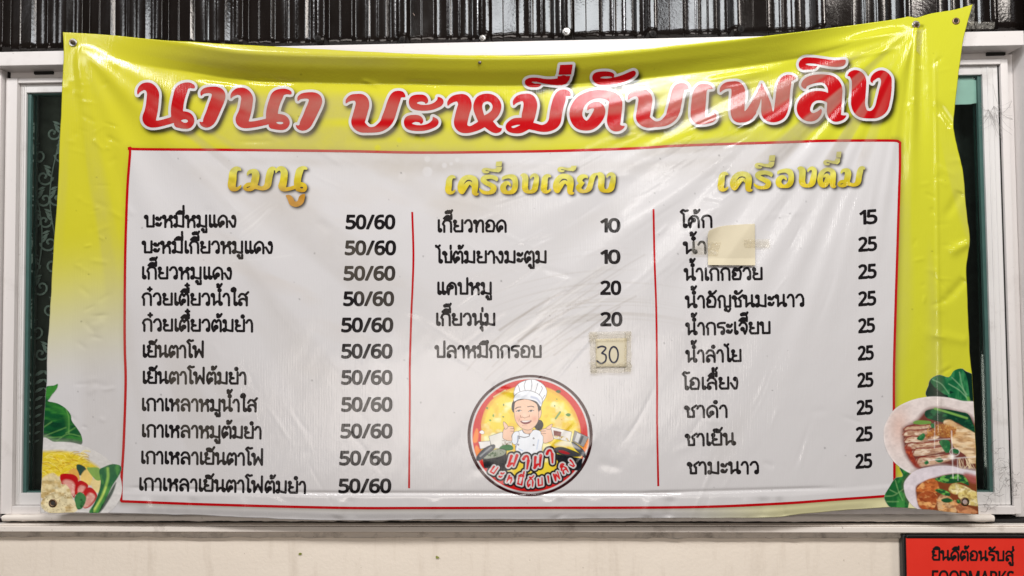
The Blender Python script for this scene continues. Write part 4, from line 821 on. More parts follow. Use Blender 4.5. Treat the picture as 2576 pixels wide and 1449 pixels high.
def shade_mask(X, Y, S):
    """print coverage of the region S < 0 sampled on the banner's grid"""
    m = np.zeros(RX.shape); st = X[0, 1] - X[0, 0]
    i0 = int(math.ceil((X[0, 0] - GX0) / GS)); i1 = int((X[0, -1] - GX0) / GS); j0 = int(math.ceil((Y[0, 0] - GY0) / GS)); j1 = int((Y[-1, 0] - GY0) / GS)
    u = ((RX[0, i0:i1] - X[0, 0]) / st).astype(int); v = ((RY[j0:j1, 0] - Y[0, 0]) / st).astype(int)
    m[j0:j1, i0:i1] = np.clip(0.5 - S[np.ix_(v, u)] / 2.5, 0, 1); return m

# title: red brush letters in a white outline with a printed drop shadow
X, Y = grid(320, 130, 2275, 360, 1.5)
S = brush_sdf(X, Y, TITLE)
soft_shadow(shade_mask(X, Y, S - 7.2), 6, 7, 2, 1.25); 
P, F = march(X, Y, S - 6.6); t_out = layer('title_outline', P, F, 0.0004, M_wht, banner)
P, F = march(X, Y, S); layer('title_lettering', P, F, 0.0008, M_red, banner)

# three headings in gold with dark shadows
def gold(P, y0, y1, x0, x1):
    t = (P[:, 1] - interp(P[:, 0], [(x0, y0), (x1, y1)])) / 62
    cs = np.array([[0.54, 0.51, 0.13], [0.62, 0.58, 0.11], [0.60, 0.49, 0.025], [0.60, 0.44, 0.03], [0.46, 0.22, 0.02]]); ts = [-0.5, 0.2, 0.5, 0.75, 1.1]
    c = np.stack([np.interp(t, ts, cs[:, k]) for k in range(3)], 1)
    n = vnoise(P[:, 0], P[:, 1], 14, 14, 77, 2)[:, None]; return np.clip(c * (1 + 0.22 * n), 0, 1)
q = lambda x, y: (1106.9 + x / 5.535, 389.9 + y / 5.535); Q = lambda b: (*q(b[0], b[1]), *q(b[2], b[3]))
p = lambda x, y: (1786.2 + x / 6.206, 371.1 + y / 6.206); PB = lambda b: (*p(b[0], b[1]), *p(b[2], b[3]))
HEADS = [
 ('menu_heading', [('เ2', (573, 419, 607, 481)), ('ม', (612, 419, 694, 481)), ('น', (693, 418, 773, 483)), ('ู', (719, 488, 767, 520))], (555, 395, 800, 535), 419, 419),
 ('side_dish_heading', [('เ2', Q((72, 280, 216, 548))), ('ค', Q((245, 278, 540, 565))), ('ร', Q((548, 275, 808, 548))), ('ี', Q((585, 160, 862, 255))), ('่', Q((775, 90, 864, 155))), ('อ', Q((838, 270, 1086, 545))), ('ง', Q((1120, 255, 1376, 535))),
   ('เ2', Q((1403, 265, 1547, 535))), ('ค', Q((1573, 262, 1868, 552))), ('ี', Q((1638, 145, 1900, 240))), ('ย', Q((1892, 250, 2190, 528))), ('ง', Q((2178, 240, 2446, 523)))], (1100, 385, 1570, 505), 440, 434),
 ('drinks_heading', [('เ2', PB((118, 378, 286, 685))), ('ค', PB((310, 375, 665, 688))), ('ร', PB((683, 360, 980, 650))), ('ี', PB((700, 215, 1005, 330))), ('่', PB((918, 120, 1018, 208))), ('อ', PB((1022, 330, 1312, 630))), ('ง', PB((1362, 295, 1666, 622))),
   ('ด', PB((1685, 308, 1968, 640))), ('ี', PB((1775, 165, 2030, 280))), ('่', PB((1970, 64, 2048, 155))), ('ม', PB((1992, 290, 2418, 622)))], (1780, 365, 2195, 500), 434, 420)]
for nm, items, (x0, y0, x1, y1), ya, yb_ in HEADS:
    X, Y = grid(x0, y0, x1, y1, 1.0)
    S = brush_sdf(X, Y, [(c, fit(c, b)) for c, b in items])
    soft_shadow(shade_mask(X, Y, S - 1.2), 5, 5, 1, 1.1, (0.03, 0.025, 0.02))
    P, F = march(X, Y, S - 0.4); layer(nm, P, F, 0.0004, M_cloth, banner, gold(P, ya, yb_, x0, x1))

# menu lines and prices
LINES = [
 ('บะหมี่หมูแดง', 365, 571, 593, 571), ('บะหมี่เกี๊ยวหมูแดง', 359, 636, 685, 637), ('เกี๊ยวหมูแดง', 357, 701, 582, 702), ('ก๋วยเตี๋ยวน้ำใส', 358, 767, 623, 768), ('ก๋วยเตี๋ยวต้มยำ', 359, 832, 635, 834),
 ('เย็นตาโฟ', 359, 898, 513, 899), ('เย็นตาโฟต้มยำ', 359, 964, 618, 966), ('เกาเหลาหมูน้ำใส', 357, 1032, 645, 1035), ('เกาเหลาหมูต้มยำ', 357, 1098, 656, 1103), ('เกาเหลาเย็นตาโฟ', 355, 1165, 662, 1170), ('เกาเหลาเย็นตาโฟต้มยำ', 350, 1232, 768, 1241),
 ('เกี๊ยวทอด', 1101, 583, 1273, 583), ('ไข่ต้มยางมะตูม', 1098, 661, 1374, 661), ('แคปหมู', 1100, 740, 1236, 740), ('เกี๊ยวนุ่ม', 1097, 818, 1245, 818), ('ปลาหมึกกรอบ', 1096, 899, 1361, 899),
 ('โค้ก', 1714, 572, 1791, 571), ('น้ำ', 1721, 638, 1776, 637), ('น้ำเก๊กฮวย', 1723, 705, 1917, 703), ('น้ำอัญชันมะนาว', 1726, 774, 2022, 770), ('น้ำกระเจี๊ยบ', 1727, 842, 1937, 839), ('น้ำลำไย', 1727, 911, 1864, 909),
 ('โอเลี้ยง', 1719, 980, 1856, 978), ('ชาดำ', 1724, 1050, 1829, 1049), ('ชาเย็น', 1726, 1121, 1848, 1119), ('ชามะนาว', 1731, 1192, 1908, 1191)]
def text_mesh(name, D=None, polys=None, grow=0.0, mat=None, s=0.95):
    pts = np.vstack(([D[:, :2]] if D is not None else []) + (list(polys) if polys is not None else []))
    X, Y = grid(pts[:, 0].min() - 5, pts[:, 1].min() - 5, pts[:, 0].max() + 5, pts[:, 1].max() + 5, s)
    S = sd_dots(X, Y, D) if D is not None else sd_poly(X, Y, polys) - grow
    P, F = march(X, Y, S); return layer(name, P, F, 0.0004, mat or M_blk, banner)
for s, x0, y0, x1, y1 in LINES:
    text_mesh('menu_line', thai_dots(s, x0, y0, x1, y1, 29.0, 3.05))
PR = [(868, 995, 575), (866, 997, 640), (863, 995, 704), (862, 992, 768), (857, 990, 834), (857, 988, 900), (857, 988, 966), (857, 988, 1034), (855, 988, 1101), (852, 986, 1169), (850, 985, 1239)]
for x0, x1, y in PR: text_mesh('price', None, num_polys('50/60', x0 + 3, y, x1 - 3, y, 33.5, 0.03), 2.05)
for s, x0, x1, y in (('10', 1512, 1559, 583), ('10', 1512, 1559, 662), ('20', 1512, 1561, 740), ('20', 1512, 1564, 819)): text_mesh('price', None, num_polys(s, x0, y, x1, y, 32.5), 2.0)
for s, x0, x1, y in (('15', 2164, 2206, 563), ('25', 2161, 2205, 631), ('25', 2161, 2204, 700), ('25', 2161, 2203, 768), ('25', 2161, 2200, 836), ('25', 2160, 2197, 905), ('25', 2159, 2196, 973), ('25', 2157, 2195, 1042), ('25', 2155, 2194, 1109), ('25', 2154, 2193, 1177)):
    text_mesh('price', None, num_polys(s, x0, y + 1, x1, y - 2, 34, 0.05), 1.85)
# red frame line and the two column dividers
D = np.c_[BORDER, np.full(len(BORDER), 2.7)]
D = np.vstack([np.c_[cr(b, 1.2), np.full(len(cr(b, 1.2)), 2.7)] for b in (TOPL, RIGHTL, BOTL, LEFTL)])
D = np.vstack([D, np.c_[cr([LEFTL[-1], (327.5, 377), TOPL[0]], 1), np.full(len(cr([LEFTL[-1], (327.5, 377), TOPL[0]], 1)), 2.7)]])
def line_strip(name, runs, r, mat):
    V, F = [], []; n = 0
    for R in runs:
        t = np.gradient(R[:, :2], axis=0); t /= np.linalg.norm(t, axis=1, keepdims=True); nn = np.c_[-t[:, 1], t[:, 0]]
        V += [R[:, :2] + nn * r, R[:, :2] - nn * r]; k = len(R); i = np.arange(k - 1)
        F.append(np.stack([n + i, n + i + 1, n + k + i + 1, n + k + i], 1)); n += 2 * k
    return layer(name, np.vstack(V), np.concatenate(F), 0.0004, mat, banner)
full = np.vstack([cr(TOPL, 3), cr([TOPL[-1], (2264.5, 359), RIGHTL[0]], 2)[1:], cr(RIGHTL, 3)[1:], cr([RIGHTL[-1], (2250, 1243), BOTL[0]], 2)[1:], cr(BOTL, 3)[1:], cr([BOTL[-1], (305, 1259), LEFTL[0]], 2)[1:], cr(LEFTL, 3)[1:], cr([LEFTL[-1], (327, 374), TOPL[0]], 2)[1:]])
keep = np.r_[True, np.hypot(*np.diff(full, axis=0).T) > 0.4]; full = full[keep]
line_strip('frame_line', [full], 3.2, M_red)
line_strip('column_divider', [cr([(1037, 533), (1040, 640), (1037.5, 730), (1035, 783), (1031, 920), (1031, 1000), (1029, 1228)], 3)], 2.5, M_red)
line_strip('column_divider', [cr([(1644, 526), (1646.5, 650), (1651, 783), (1653, 963), (1653, 1060), (1656, 1223)], 3)], 2.5, M_red)

# ------------------------------------------------------------------ painted pictures printed on the sheet
class Canvas:
    def __init__(s, x0, y0, x1, y1, st):
        s.X, s.Y = grid(x0, y0, x1, y1, st); s.st = st; s.C = np.zeros(s.X.shape + (3,)); s.C[:] = WHITE
    def put(s, m, col): 
        col = np.asarray(col, float)
        s.C = s.C * (1 - m[..., None]) + col * m[..., None]
    def fill(s, sd, col, a=1.0, soft=1.0): s.put(a * np.clip(0.5 - sd / (s.st * soft), 0, 1), col)
    def blob(s, pts, col, a=1.0, soft=1.0, edge=None, ew=1.0):
        sd = sd_spline(s.X, s.Y, pts); s.fill(sd, col, a, soft)
        if edge is not None: s.put(np.clip(1 - np.abs(sd) / ew, 0, 1), edge)
        return sd
    def poly(s, pts, col, a=1.0, soft=1.0):
        sd = sd_poly(s.X, s.Y, [pts]); s.fill(sd, col, a, soft); return sd
    def stroke(s, pts, r, col, a=1.0, soft=1.0):
        R = cr([(*q[:2], r if len(q) < 3 else q[2]) for q in pts], s.st); s.fill(sd_dots(s.X, s.Y, R), col, a, soft)
    def mottle(s, sd, amt, sx, sy, seed, col=None):
        n = vnoise(s.X, s.Y, sx, sy, seed, 3); m = np.clip(0.5 - sd / s.st, 0, 1)
        if col is None: s.C *= (1 + amt * n * m)[..., None]; s.C = np.clip(s.C, 0, 1)
        else: s.put(np.clip(n * 2.2, 0, 1) * amt * m, col)
    def grain(s, seed, a=.09):
        s.C = np.clip(s.C * (1 + a * vnoise(s.X, s.Y, 7, 5, seed, 2) + a * vnoise(s.X, s.Y, 18, 14, seed + 1, 2))[..., None], 0, 1)
    def done(s, name, S, lift, parent):
        P, F = march(s.X, s.Y, S); st = s.st
        u = np.clip((P[:, 0] - s.X[0, 0]) / st, 0, s.X.shape[1] - 1.01); v = np.clip((P[:, 1] - s.Y[0, 0]) / st, 0, s.X.shape[0] - 1.01)
        i, j = u.astype(int), v.astype(int); fu, fv = (u - i)[:, None], (v - j)[:, None]
        cc = (s.C[j, i] * (1 - fu) + s.C[j, i + 1] * fu) * (1 - fv) + (s.C[j + 1, i] * (1 - fu) + s.C[j + 1, i + 1] * fu) * fv
        return layer(name, P, F, lift, M_cloth, parent, cc)

# round emblem: a cook in a white hat giving two thumbs up
k = 4.43; Lx = lambda *a: [(1169.8 + a[i] / k, 930.8 + a[i + 1] / k) for i in range(0, len(a), 2)]
cv = Canvas(1172, 938, 1496, 1252, 1.0)
ell = lambda rx, ry, cx=1333.5, cy=1095.5: (np.hypot((cv.X - cx) / rx, (cv.Y - cy) / ry) - 1) * min(rx, ry)
INK = (0.012, 0.010, 0.012); SKIN = sr(238, 196, 168)
cv.C[:] = sr(52, 10, 14); cv.fill(ell(149.5, 146), WHITE); cv.fill(ell(145, 141.5), sr(205, 24, 20))
yel = sd_spline(cv.X, cv.Y, Lx(185, 700, 190, 560, 250, 400, 370, 280, 540, 200, 740, 170, 930, 205, 1080, 290, 1190, 410, 1260, 560, 1285, 700, 1285, 1000, 1000, 1200, 700, 1260, 400, 1180, 200, 1000))
cv.fill(yel, sr(240, 214, 60), 1, 4); cv.mottle(yel, .9, 30, 26, 81, sr(250, 246, 190)); cv.mottle(yel, .6, 22, 22, 82, sr(228, 178, 30)); cv.put(np.clip(1 - np.abs(yel + 3) / 6, 0, 1) * .6, sr(222, 150, 40))
for a in ((90, 800, 105, 700, 130, 650, 150, 700, 135, 800), (110, 900, 125, 840, 160, 880, 175, 960, 150, 1000), (1310, 830, 1360, 760, 1380, 790, 1360, 880, 1320, 900)): cv.blob(Lx(*a), sr(244, 140, 40), .9, 4)
for (x, y, w, h, c) in ((430, 390, 8, 16, (40, 110, 40)), (245, 425, 14, 12, (60, 120, 40)), (280, 560, 14, 10, (70, 140, 40)), (315, 510, 10, 18, (90, 150, 60)), (425, 522, 12, 8, (40, 90, 50)), (1040, 240, 30, 20, (50, 90, 40)), (1150, 500, 30, 20, (50, 130, 50)), (1000, 400, 6, 12, (40, 110, 50)), (1022, 325, 8, 6, (40, 110, 50)), (1078, 555, 6, 6, (190, 110, 30))):
    cv.blob(Lx(x - w, y, x, y - h, x + w, y - h * .2, x + w * .3, y + h), sr(*c), .95)
cv.stroke(Lx(1010, 540, 1060, 470), 2.4, sr(110, 150, 80)); cv.stroke(Lx(320, 300, 450, 225), 1.6, sr(216, 196, 120))
cv.blob(Lx(160, 690, 190, 670, 215, 690, 205, 715, 175, 710), sr(246, 240, 235), 1, 1, INK, .6)
# trays and pots behind
def outl(pts, col, w=1.0): P_ = Lx(*pts); cv.poly(P_, col); cv.put(np.clip(1 - np.abs(sd_poly(cv.X, cv.Y, [P_])) / w, 0, 1) * .9, INK)
outl((265, 740, 410, 690, 520, 780, 530, 880, 300, 870), sr(230, 228, 220)); cv.mottle(sd_poly(cv.X, cv.Y, [Lx(410, 780, 510, 790, 520, 850, 410, 840)]), 1, 3, 3, 83, sr(120, 90, 50)); cv.blob(Lx(380, 870, 430, 835, 520, 840, 530, 890, 400, 900), sr(40, 110, 50))
outl((950, 630, 1190, 690, 1170, 800, 975, 760), sr(236, 232, 226)); cv.poly(Lx(985, 672, 1075, 690, 1065, 745, 990, 730), sr(120, 50, 40)); cv.mottle(sd_poly(cv.X, cv.Y, [Lx(985, 730, 1160, 745, 1160, 795, 985, 775)]), 1, 3, 3, 84, sr(200, 170, 70))
outl((1222, 675, 1375, 748, 1320, 860, 1195, 790), sr(150, 150, 150)); cv.poly(Lx(1250, 700, 1290, 720, 1260, 810, 1220, 790), sr(220, 220, 220)); cv.poly(Lx(1300, 730, 1325, 740, 1290, 830, 1265, 815), sr(90, 90, 95))
outl((150, 800, 280, 790, 290, 860, 170, 880), sr(232, 230, 226))
outl((195, 980, 460, 900, 470, 1120, 380, 1110, 215, 1090), sr(26, 30, 36)); cv.blob(Lx(205, 985, 260, 915, 380, 880, 455, 895, 440, 945, 330, 980), sr(150, 158, 140), 1, 1, INK, 1.4); cv.mottle(sd_spline(cv.X, cv.Y, Lx(230, 970, 280, 915, 400, 895, 430, 935, 330, 970)), 1, 4, 4, 85, sr(60, 90, 50))
cv.blob(Lx(130, 1005, 140, 950, 220, 870, 320, 830, 330, 870, 260, 930, 180, 1000), sr(60, 66, 74), 1, 1, INK, 1.2); cv.stroke(Lx(170, 960, 290, 860), 2, sr(180, 186, 190), .6, 3)
outl((990, 930, 1310, 990, 1290, 1120, 1080, 1110), sr(20, 26, 34)); cv.blob(Lx(990, 880, 1080, 860, 1250, 920, 1290, 960, 1150, 960, 1020, 920), sr(60, 62, 66), 1, 1, INK, 1.4); cv.blob(Lx(1040, 900, 1090, 895, 1170, 930, 1130, 940, 1060, 920), sr(170, 30, 40))
cv.blob(Lx(1190, 800, 1260, 840, 1330, 910, 1340, 980, 1290, 940, 1220, 870), sr(70, 76, 84), 1, 1, INK, 1.2); cv.blob(Lx(1000, 830, 1100, 790, 1200, 820, 1280, 880, 1150, 850, 1050, 850), sr(235, 235, 235), .6, 6)
# body
cv.blob(Lx(520, 720, 600, 680, 660, 665, 720, 690, 780, 665, 850, 690, 880, 760, 860, 850, 840, 940, 700, 960, 580, 930, 560, 830), sr(236, 240, 246), 1, 1, INK, 1.0)
cv.blob(Lx(520, 790, 540, 700, 600, 690, 590, 800, 550, 830), sr(232, 238, 246), 1, 1, INK, .8)
cv.stroke(Lx(590, 735, 660, 750, 715, 735, 715, 710), .9, INK); cv.stroke(Lx(590, 740, 580, 820, 560, 880), .8, sr(80, 100, 150)); cv.stroke(Lx(640, 670, 660, 700, 720, 715), 1, INK); cv.stroke(Lx(760, 665, 740, 690, 720, 715), 1, INK)
for x, y in ((604, 758), (764, 762), (594, 832), (764, 836)): cv.fill(np.hypot(cv.X - 1169.8 - x / k, cv.Y - 930.8 - y / k) - 2.2, INK); cv.fill(np.hypot(cv.X - 1169.8 - x / k, cv.Y - 930.8 - y / k) - 1.1, WHITE)
cv.stroke(Lx(600, 880, 640, 900), 1.2, sr(150, 180, 220), .8, 3); cv.stroke(Lx(820, 780, 800, 880), 1.4, sr(170, 190, 220), .8, 3)
# bun, neck, head, hair
cv.fill(np.hypot((cv.X - 1169.8 - 822 / k) / 52 * k, (cv.Y - 930.8 - 612 / k) / 60 * k) * 12 - 12, INK)
cv.blob(Lx(650, 640, 740, 640, 745, 690, 700, 712, 655, 690), SKIN * .93)
cv.blob(Lx(540, 340, 690, 290, 830, 340, 850, 440, 840, 520, 800, 520, 545, 480), INK)
cv.blob(Lx(550, 400, 570, 350, 680, 325, 790, 370, 815, 440, 825, 520, 800, 600, 745, 655, 690, 668, 620, 640, 565, 570, 548, 480), SKIN, 1, 1, INK, .9)
cv.blob(Lx(825, 460, 848, 445, 850, 490, 832, 540, 820, 520), SKIN, 1, 1, INK, .8)
for x, y in ((590, 540), (775, 545)): cv.put(.45 * np.exp(-(((cv.X - 1169.8 - x / k) ** 2 + (cv.Y - 930.8 - y / k) ** 2) / 60)), sr(214, 120, 100))
cv.stroke(Lx(560, 432, 590, 415, 622, 412), 1.1, INK); cv.stroke(Lx(698, 410, 740, 404, 768, 412), 1.1, INK)
for x in (600, 735): cv.blob(Lx(x - 28, 462, x, 446, x + 28, 452, x + 4, 466), WHITE); cv.blob(Lx(x - 14, 460, x, 446, x + 14, 452, x + 2, 464), INK); cv.stroke(Lx(x - 30, 464, x, 446, x + 32, 452), .7, INK)
cv.stroke(Lx(618, 505, 622, 528, 640, 524, 665, 534, 700, 522, 716, 522, 716, 500), .7, sr(140, 70, 50)); cv.put(.3 * np.exp(-(((cv.X - 1169.8 - 668 / k) ** 2 + (cv.Y - 930.8 - 500 / k) ** 2) / 30)), sr(255, 230, 210))
cv.blob(Lx(615, 568, 680, 562, 742, 562, 720, 592, 670, 605, 635, 592), sr(120, 30, 40)); cv.blob(Lx(630, 568, 680, 564, 730, 564, 690, 580, 650, 580), sr(240, 232, 226)); cv.stroke(Lx(606, 545, 600, 575), .6, sr(150, 90, 70)); cv.stroke(Lx(640, 620, 690, 622), .6, sr(180, 110, 90))
# hat
cv.blob(Lx(560, 300, 550, 220, 600, 150, 690, 112, 780, 108, 870, 160, 912, 230, 900, 300, 870, 350, 840, 380, 700, 300), sr(240, 242, 246), 1, 1, INK, 1.0)
cv.blob(Lx(545, 350, 555, 285, 620, 240, 720, 230, 820, 270, 860, 330, 845, 410, 790, 350, 680, 325, 600, 328), sr(236, 240, 246), 1, 1, INK, 1.0)
for a in ((610, 235, 600, 190, 585, 160), (670, 228, 660, 170, 680, 115), (735, 228, 745, 170, 740, 112), (780, 250, 800, 190, 810, 150), (825, 280, 860, 210, 850, 180), (860, 330, 890, 280)): cv.stroke(Lx(*a), .7, sr(60, 66, 90))
cv.stroke(Lx(740, 300, 800, 320, 840, 370), 2.4, sr(150, 165, 200), .7, 4)
# fists with thumbs up
for pts, th in (((430, 660, 480, 630, 540, 635, 545, 690, 520, 730, 520, 790, 430, 770, 420, 720), (445, 660, 425, 590, 440, 578, 480, 630)), ((850, 665, 900, 650, 950, 640, 975, 720, 980, 780, 880, 815, 870, 740, 848, 710), (900, 650, 950, 610, 975, 605, 950, 660))):
    cv.blob(Lx(*pts), SKIN, 1, 1, INK, .9); cv.blob(Lx(*th), SKIN, 1, 1, INK, .9)
for a in ((490, 655, 542, 652), (490, 680, 542, 682), (850, 682, 900, 680), (850, 705, 900, 708)): cv.stroke(Lx(*a), .6, sr(110, 60, 50))
cv.blob(Lx(480, 645, 500, 640, 500, 700, 470, 690), SKIN, 1, 3)
# ribbon of jagged lettering
def jag(s, cx, cy, ang, h, w, r):
    out, ww = thai_layout(s); D = []
    for qq, ox, oy in out:
        if qq[0] == 'o': continue
        P = (np.array(qq[1], float) + (ox - ww / 2, oy - .5)) * (w, h)
        P[:, 0] += 0.12 * P[:, 1]
        c, sn = math.cos(ang), math.sin(ang); P = np.c_[cx + P[:, 0] * c + P[:, 1] * sn, cy + P[:, 0] * sn - P[:, 1] * c]
        R = cr(np.c_[P, np.full(len(P), r)], 1) if qq[0] == 'c' else pl(np.c_[P, np.full(len(P), r)], 1)
        R[:, 2] *= np.linspace(1.25, .75, len(R)); D.append(R)
    return D
JD = []
for s, x, y, a in (('น', 530, 1015, -.20), ('า', 680, 1030, -.04), ('น', 810, 1025, .04), ('า', 950, 965, .16)): JD += jag(s, 1169.8 + x / k, 930.8 + y / k, -a if x < 900 else -a, 32, 27, 3.2)
for s, x, y, a in (('บ', 320, 1110, .5), ('ะ', 408, 1165, .42), ('ห', 500, 1212, .28), ('มี่', 612, 1238, .06), ('ดั', 730, 1256, -.04), ('บ', 835, 1246, -.16), ('เ', 935, 1225, -.26), ('พ', 1020, 1185, -.42), ('ลิ', 1110, 1115, -.66), ('ง', 1185, 1040, -.75)): JD += jag(s, 1169.8 + x / k, 930.8 + y / k, a, 19, 17, 2.1)
SJ = sd_dots(cv.X, cv.Y, np.vstack(JD))
cv.fill(SJ - 8, INK); cv.fill(SJ - 3.4, WHITE)
cv.put(np.clip(0.5 - SJ, 0, 1), sr(206, 30, 34))
emb = cv.done('emblem', ell(157.5, 152.5), 0.0004, banner)

# food printed in the lower left corner
cv = Canvas(98, 955, 316, 1300, 1.5); k = 4.187; B = lambda *a: [(94.3 + a[i] / k, 956 + a[i + 1] / k) for i in range(0, len(a), 2)]
G1, G2, G3 = sr(20, 84, 44), sr(58, 132, 52), sr(10, 52, 36)
leaf1 = B(40, 100, 100, 65, 175, 55, 214, 38, 205, 90, 150, 160, 110, 215, 40, 230); leaf2 = B(40, 230, 130, 228, 220, 250, 300, 300, 350, 365, 362, 430, 420, 510, 464, 590, 458, 680, 300, 660, 40, 640)
bowl = B(30, 665, 180, 652, 330, 655, 450, 680, 600, 740, 720, 815, 800, 890, 860, 990, 885, 1080, 888, 1180, 850, 1290, 740, 1400, 600, 1425, 20, 1420)
bok = B(650, 950, 700, 915, 790, 885, 870, 900, 885, 940, 850, 1020, 780, 1130, 720, 1260, 640, 1400, 545, 1395, 600, 1290, 650, 1160, 665, 1060)
s1 = sd_spline(cv.X, cv.Y, leaf1); s2 = sd_spline(cv.X, cv.Y, leaf2); s3 = sd_spline(cv.X, cv.Y, bowl); s4 = sd_spline(cv.X, cv.Y, bok)
cv.fill(s1, G2); cv.mottle(s1, 1, 16, 8, 90, G1); cv.fill(s2, G1); cv.mottle(s2, .8, 40, 9, 91, G2); cv.mottle(s2, .8, 50, 14, 92, G3)
cv.blob(B(90, 240, 230, 270, 320, 340, 345, 420, 320, 540, 300, 420, 240, 330), G2, .8, 8)
for a in ((60, 500, 150, 440), (70, 590, 300, 500), (330, 560, 330, 400, 300, 300), (300, 560, 400, 500), (200, 640, 320, 570, 450, 590), (70, 610, 250, 600)): cv.stroke(B(*a), .9, sr(120, 176, 90), .8, 2)
cv.put(0.5 * np.clip(1 - s3 / 12, 0, 1) * (s3 > 0), sr(150, 146, 142)); cv.fill(s3, sr(218, 215, 212)); 
ndl = sd_spline(cv.X, cv.Y, B(20, 780, 120, 750, 250, 745, 400, 775, 520, 835, 650, 930, 560, 960, 300, 1000, 20, 1060)); cv.fill(ndl, sr(226, 200, 50), 1, 6)
R = random.Random(9)
for i in range(150):
    x, y = R.uniform(30, 480), R.uniform(765, 1010); a = R.uniform(-.6, .9); cv.stroke(B(x, y, x + 40 * math.cos(a), y + 40 * math.sin(a) - 10, x + 90 * math.cos(a + .4), y + 60 * math.sin(a)), .8, R.choice((sr(246, 222, 90), sr(240, 206, 60), sr(190, 140, 30), sr(250, 236, 130))), .85)
cv.blob(B(410, 900, 450, 890, 510, 930, 500, 990, 430, 1000), sr(40, 74, 62)); cv.blob(B(330, 960, 400, 930, 440, 1000, 440, 1060, 360, 1010), sr(226, 170, 80)); 
cv.blob(B(450, 1030, 500, 950, 555, 950, 585, 1040, 560, 1110, 480, 1080), sr(240, 206, 120), 1, 2); cv.blob(B(560, 1080, 620, 1030, 665, 1050, 650, 1180, 600, 1170), sr(236, 214, 150), 1, 2)
cv.blob(B(520, 930, 560, 920, 650, 930, 680, 1030, 640, 1060, 590, 1030), sr(130, 170, 80))
for ptsA, ptsB in (((240, 1000, 300, 985, 390, 1000, 430, 1060, 400, 1200, 380, 1240, 330, 1150, 250, 1090), (265, 1080, 300, 1050, 370, 1070, 395, 1130, 380, 1220, 330, 1140)), ((400, 1120, 440, 1060, 500, 1075, 535, 1110, 520, 1150, 470, 1200, 400, 1210), (430, 1140, 460, 1110, 505, 1130, 470, 1180, 430, 1190)), ((490, 1170, 540, 1130, 590, 1150, 628, 1225, 560, 1330, 480, 1340), (520, 1220, 560, 1190, 605, 1230, 550, 1320, 480, 1335))):
    cv.blob(B(*ptsA), sr(184, 20, 26)); sp_ = cv.blob(B(*ptsB), sr(224, 158, 146), 1, 4); cv.mottle(sp_, .5, 6, 6, 95, sr(240, 208, 190))
cv.fill(s4, sr(30, 100, 60)); cv.mottle(s4, .8, 10, 24, 96, sr(80, 150, 70)); cv.stroke(B(740, 930, 740, 1040, 690, 1200, 600, 1380), 3.2, sr(150, 196, 90), .9, 3); cv.stroke(B(600, 1360, 680, 1230, 720, 1130), 2, sr(200, 222, 110), .9, 2)
cv.blob(B(800, 1110, 830, 1080, 790, 1200, 690, 1360, 640, 1400, 720, 1250), sr(20, 56, 40), .9, 2)
w1 = cv.blob(B(40, 1060, 100, 1000, 180, 985, 250, 1080, 200, 1150, 130, 1200, 40, 1240), sr(226, 208, 160), 1, 2); w2 = cv.blob(B(35, 1300, 90, 1210, 200, 1120, 290, 1100, 340, 1150, 370, 1240, 425, 1345, 370, 1400, 180, 1410, 70, 1370), sr(232, 218, 176), 1, 2)
for w_ in (w1, w2): cv.mottle(w_, .8, 16, 10, 97, sr(190, 160, 100)); cv.mottle(w_, .25, 8, 8, 98)
cv.stroke(B(60, 1270, 130, 1210, 250, 1180), .8, sr(150, 120, 70), .6, 2); cv.stroke(B(160, 1230, 200, 1250, 300, 1180), .8, sr(160, 130, 80), .6, 2)
c5 = cv.blob(B(390, 1240, 440, 1180, 500, 1215, 510, 1270, 470, 1350, 420, 1360, 400, 1300), sr(70, 130, 76), 1, 1); cv.mottle(c5, .9, 8, 8, 99, sr(30, 80, 44))
for i in range(60):
    x, y = R.uniform(50, 380), R.uniform(1180, 1400); cv.stroke(B(x, y, x + 6, y + 3), .7, sr(130, 96, 50), .7)
cv.grain(500)
EDGE_L = [(158, 81), (160, 135), (157, 200), (146, 460), (138, 583), (128, 743), (119, 883), (117, 963), (114, 999), (107.5, 1116), (102.5, 1256), (102, 1290)]
EDGE_B = [(102, 1290), (200, 1290.5), (300, 1291), (480, 1296), (660, 1304), (860, 1309), (1288, 1306.5), (1717, 1304), (1925, 1303), (2010, 1294), (2110, 1285), (2237, 1277), (2330, 1282), (2420, 1292), (2462, 1294)]
EDGE_T = [(158, 81), (260, 87), (400, 100), (600, 112), (860, 127), (1000, 133.5), (1200, 139), (1400, 137), (1600, 125), (1717, 112), (1900, 94), (2100, 69), (2250, 49), (2285, 42), (2306, 45), (2340, 35), (2400, 24), (2447, 11)]
EDGE_R = [(2447, 11), (2433, 62), (2423, 105), (2410, 200), (2399, 300), (2401, 330), (2410, 380), (2423, 440), (2432, 540), (2440, 600), (2436, 640), (2431, 680), (2434, 760), (2439, 870), (2446, 960), (2453, 1100), (2457, 1200), (2462, 1294)]
def wob(E, a, seed):
    R_ = cr(E, 6); n = vnoise(R_[:, 0] + R_[:, 1], R_[:, 1] * 0, 60, 60, seed, 3) * a; n *= np.minimum(1, np.minimum(np.arange(len(n)), np.arange(len(n))[::-1]) / 6)
    t = np.gradient(R_, axis=0); t /= np.linalg.norm(t, axis=1, keepdims=True); return R_ + np.c_[-t[:, 1], t[:, 0]] * n[:, None]
EL, EB, ET, ER = wob(EDGE_L, 1.8, 201), wob(EDGE_B, 1.6, 202), wob(EDGE_T, 1.0, 203), wob(EDGE_R, 2.0, 204)
OUTLINE = [np.vstack([ET[:-1], ER[:-1], EB[::-1][:-1], EL[::-1][:-1]])]
so = sd_poly(cv.X, cv.Y, OUTLINE) + 0.6
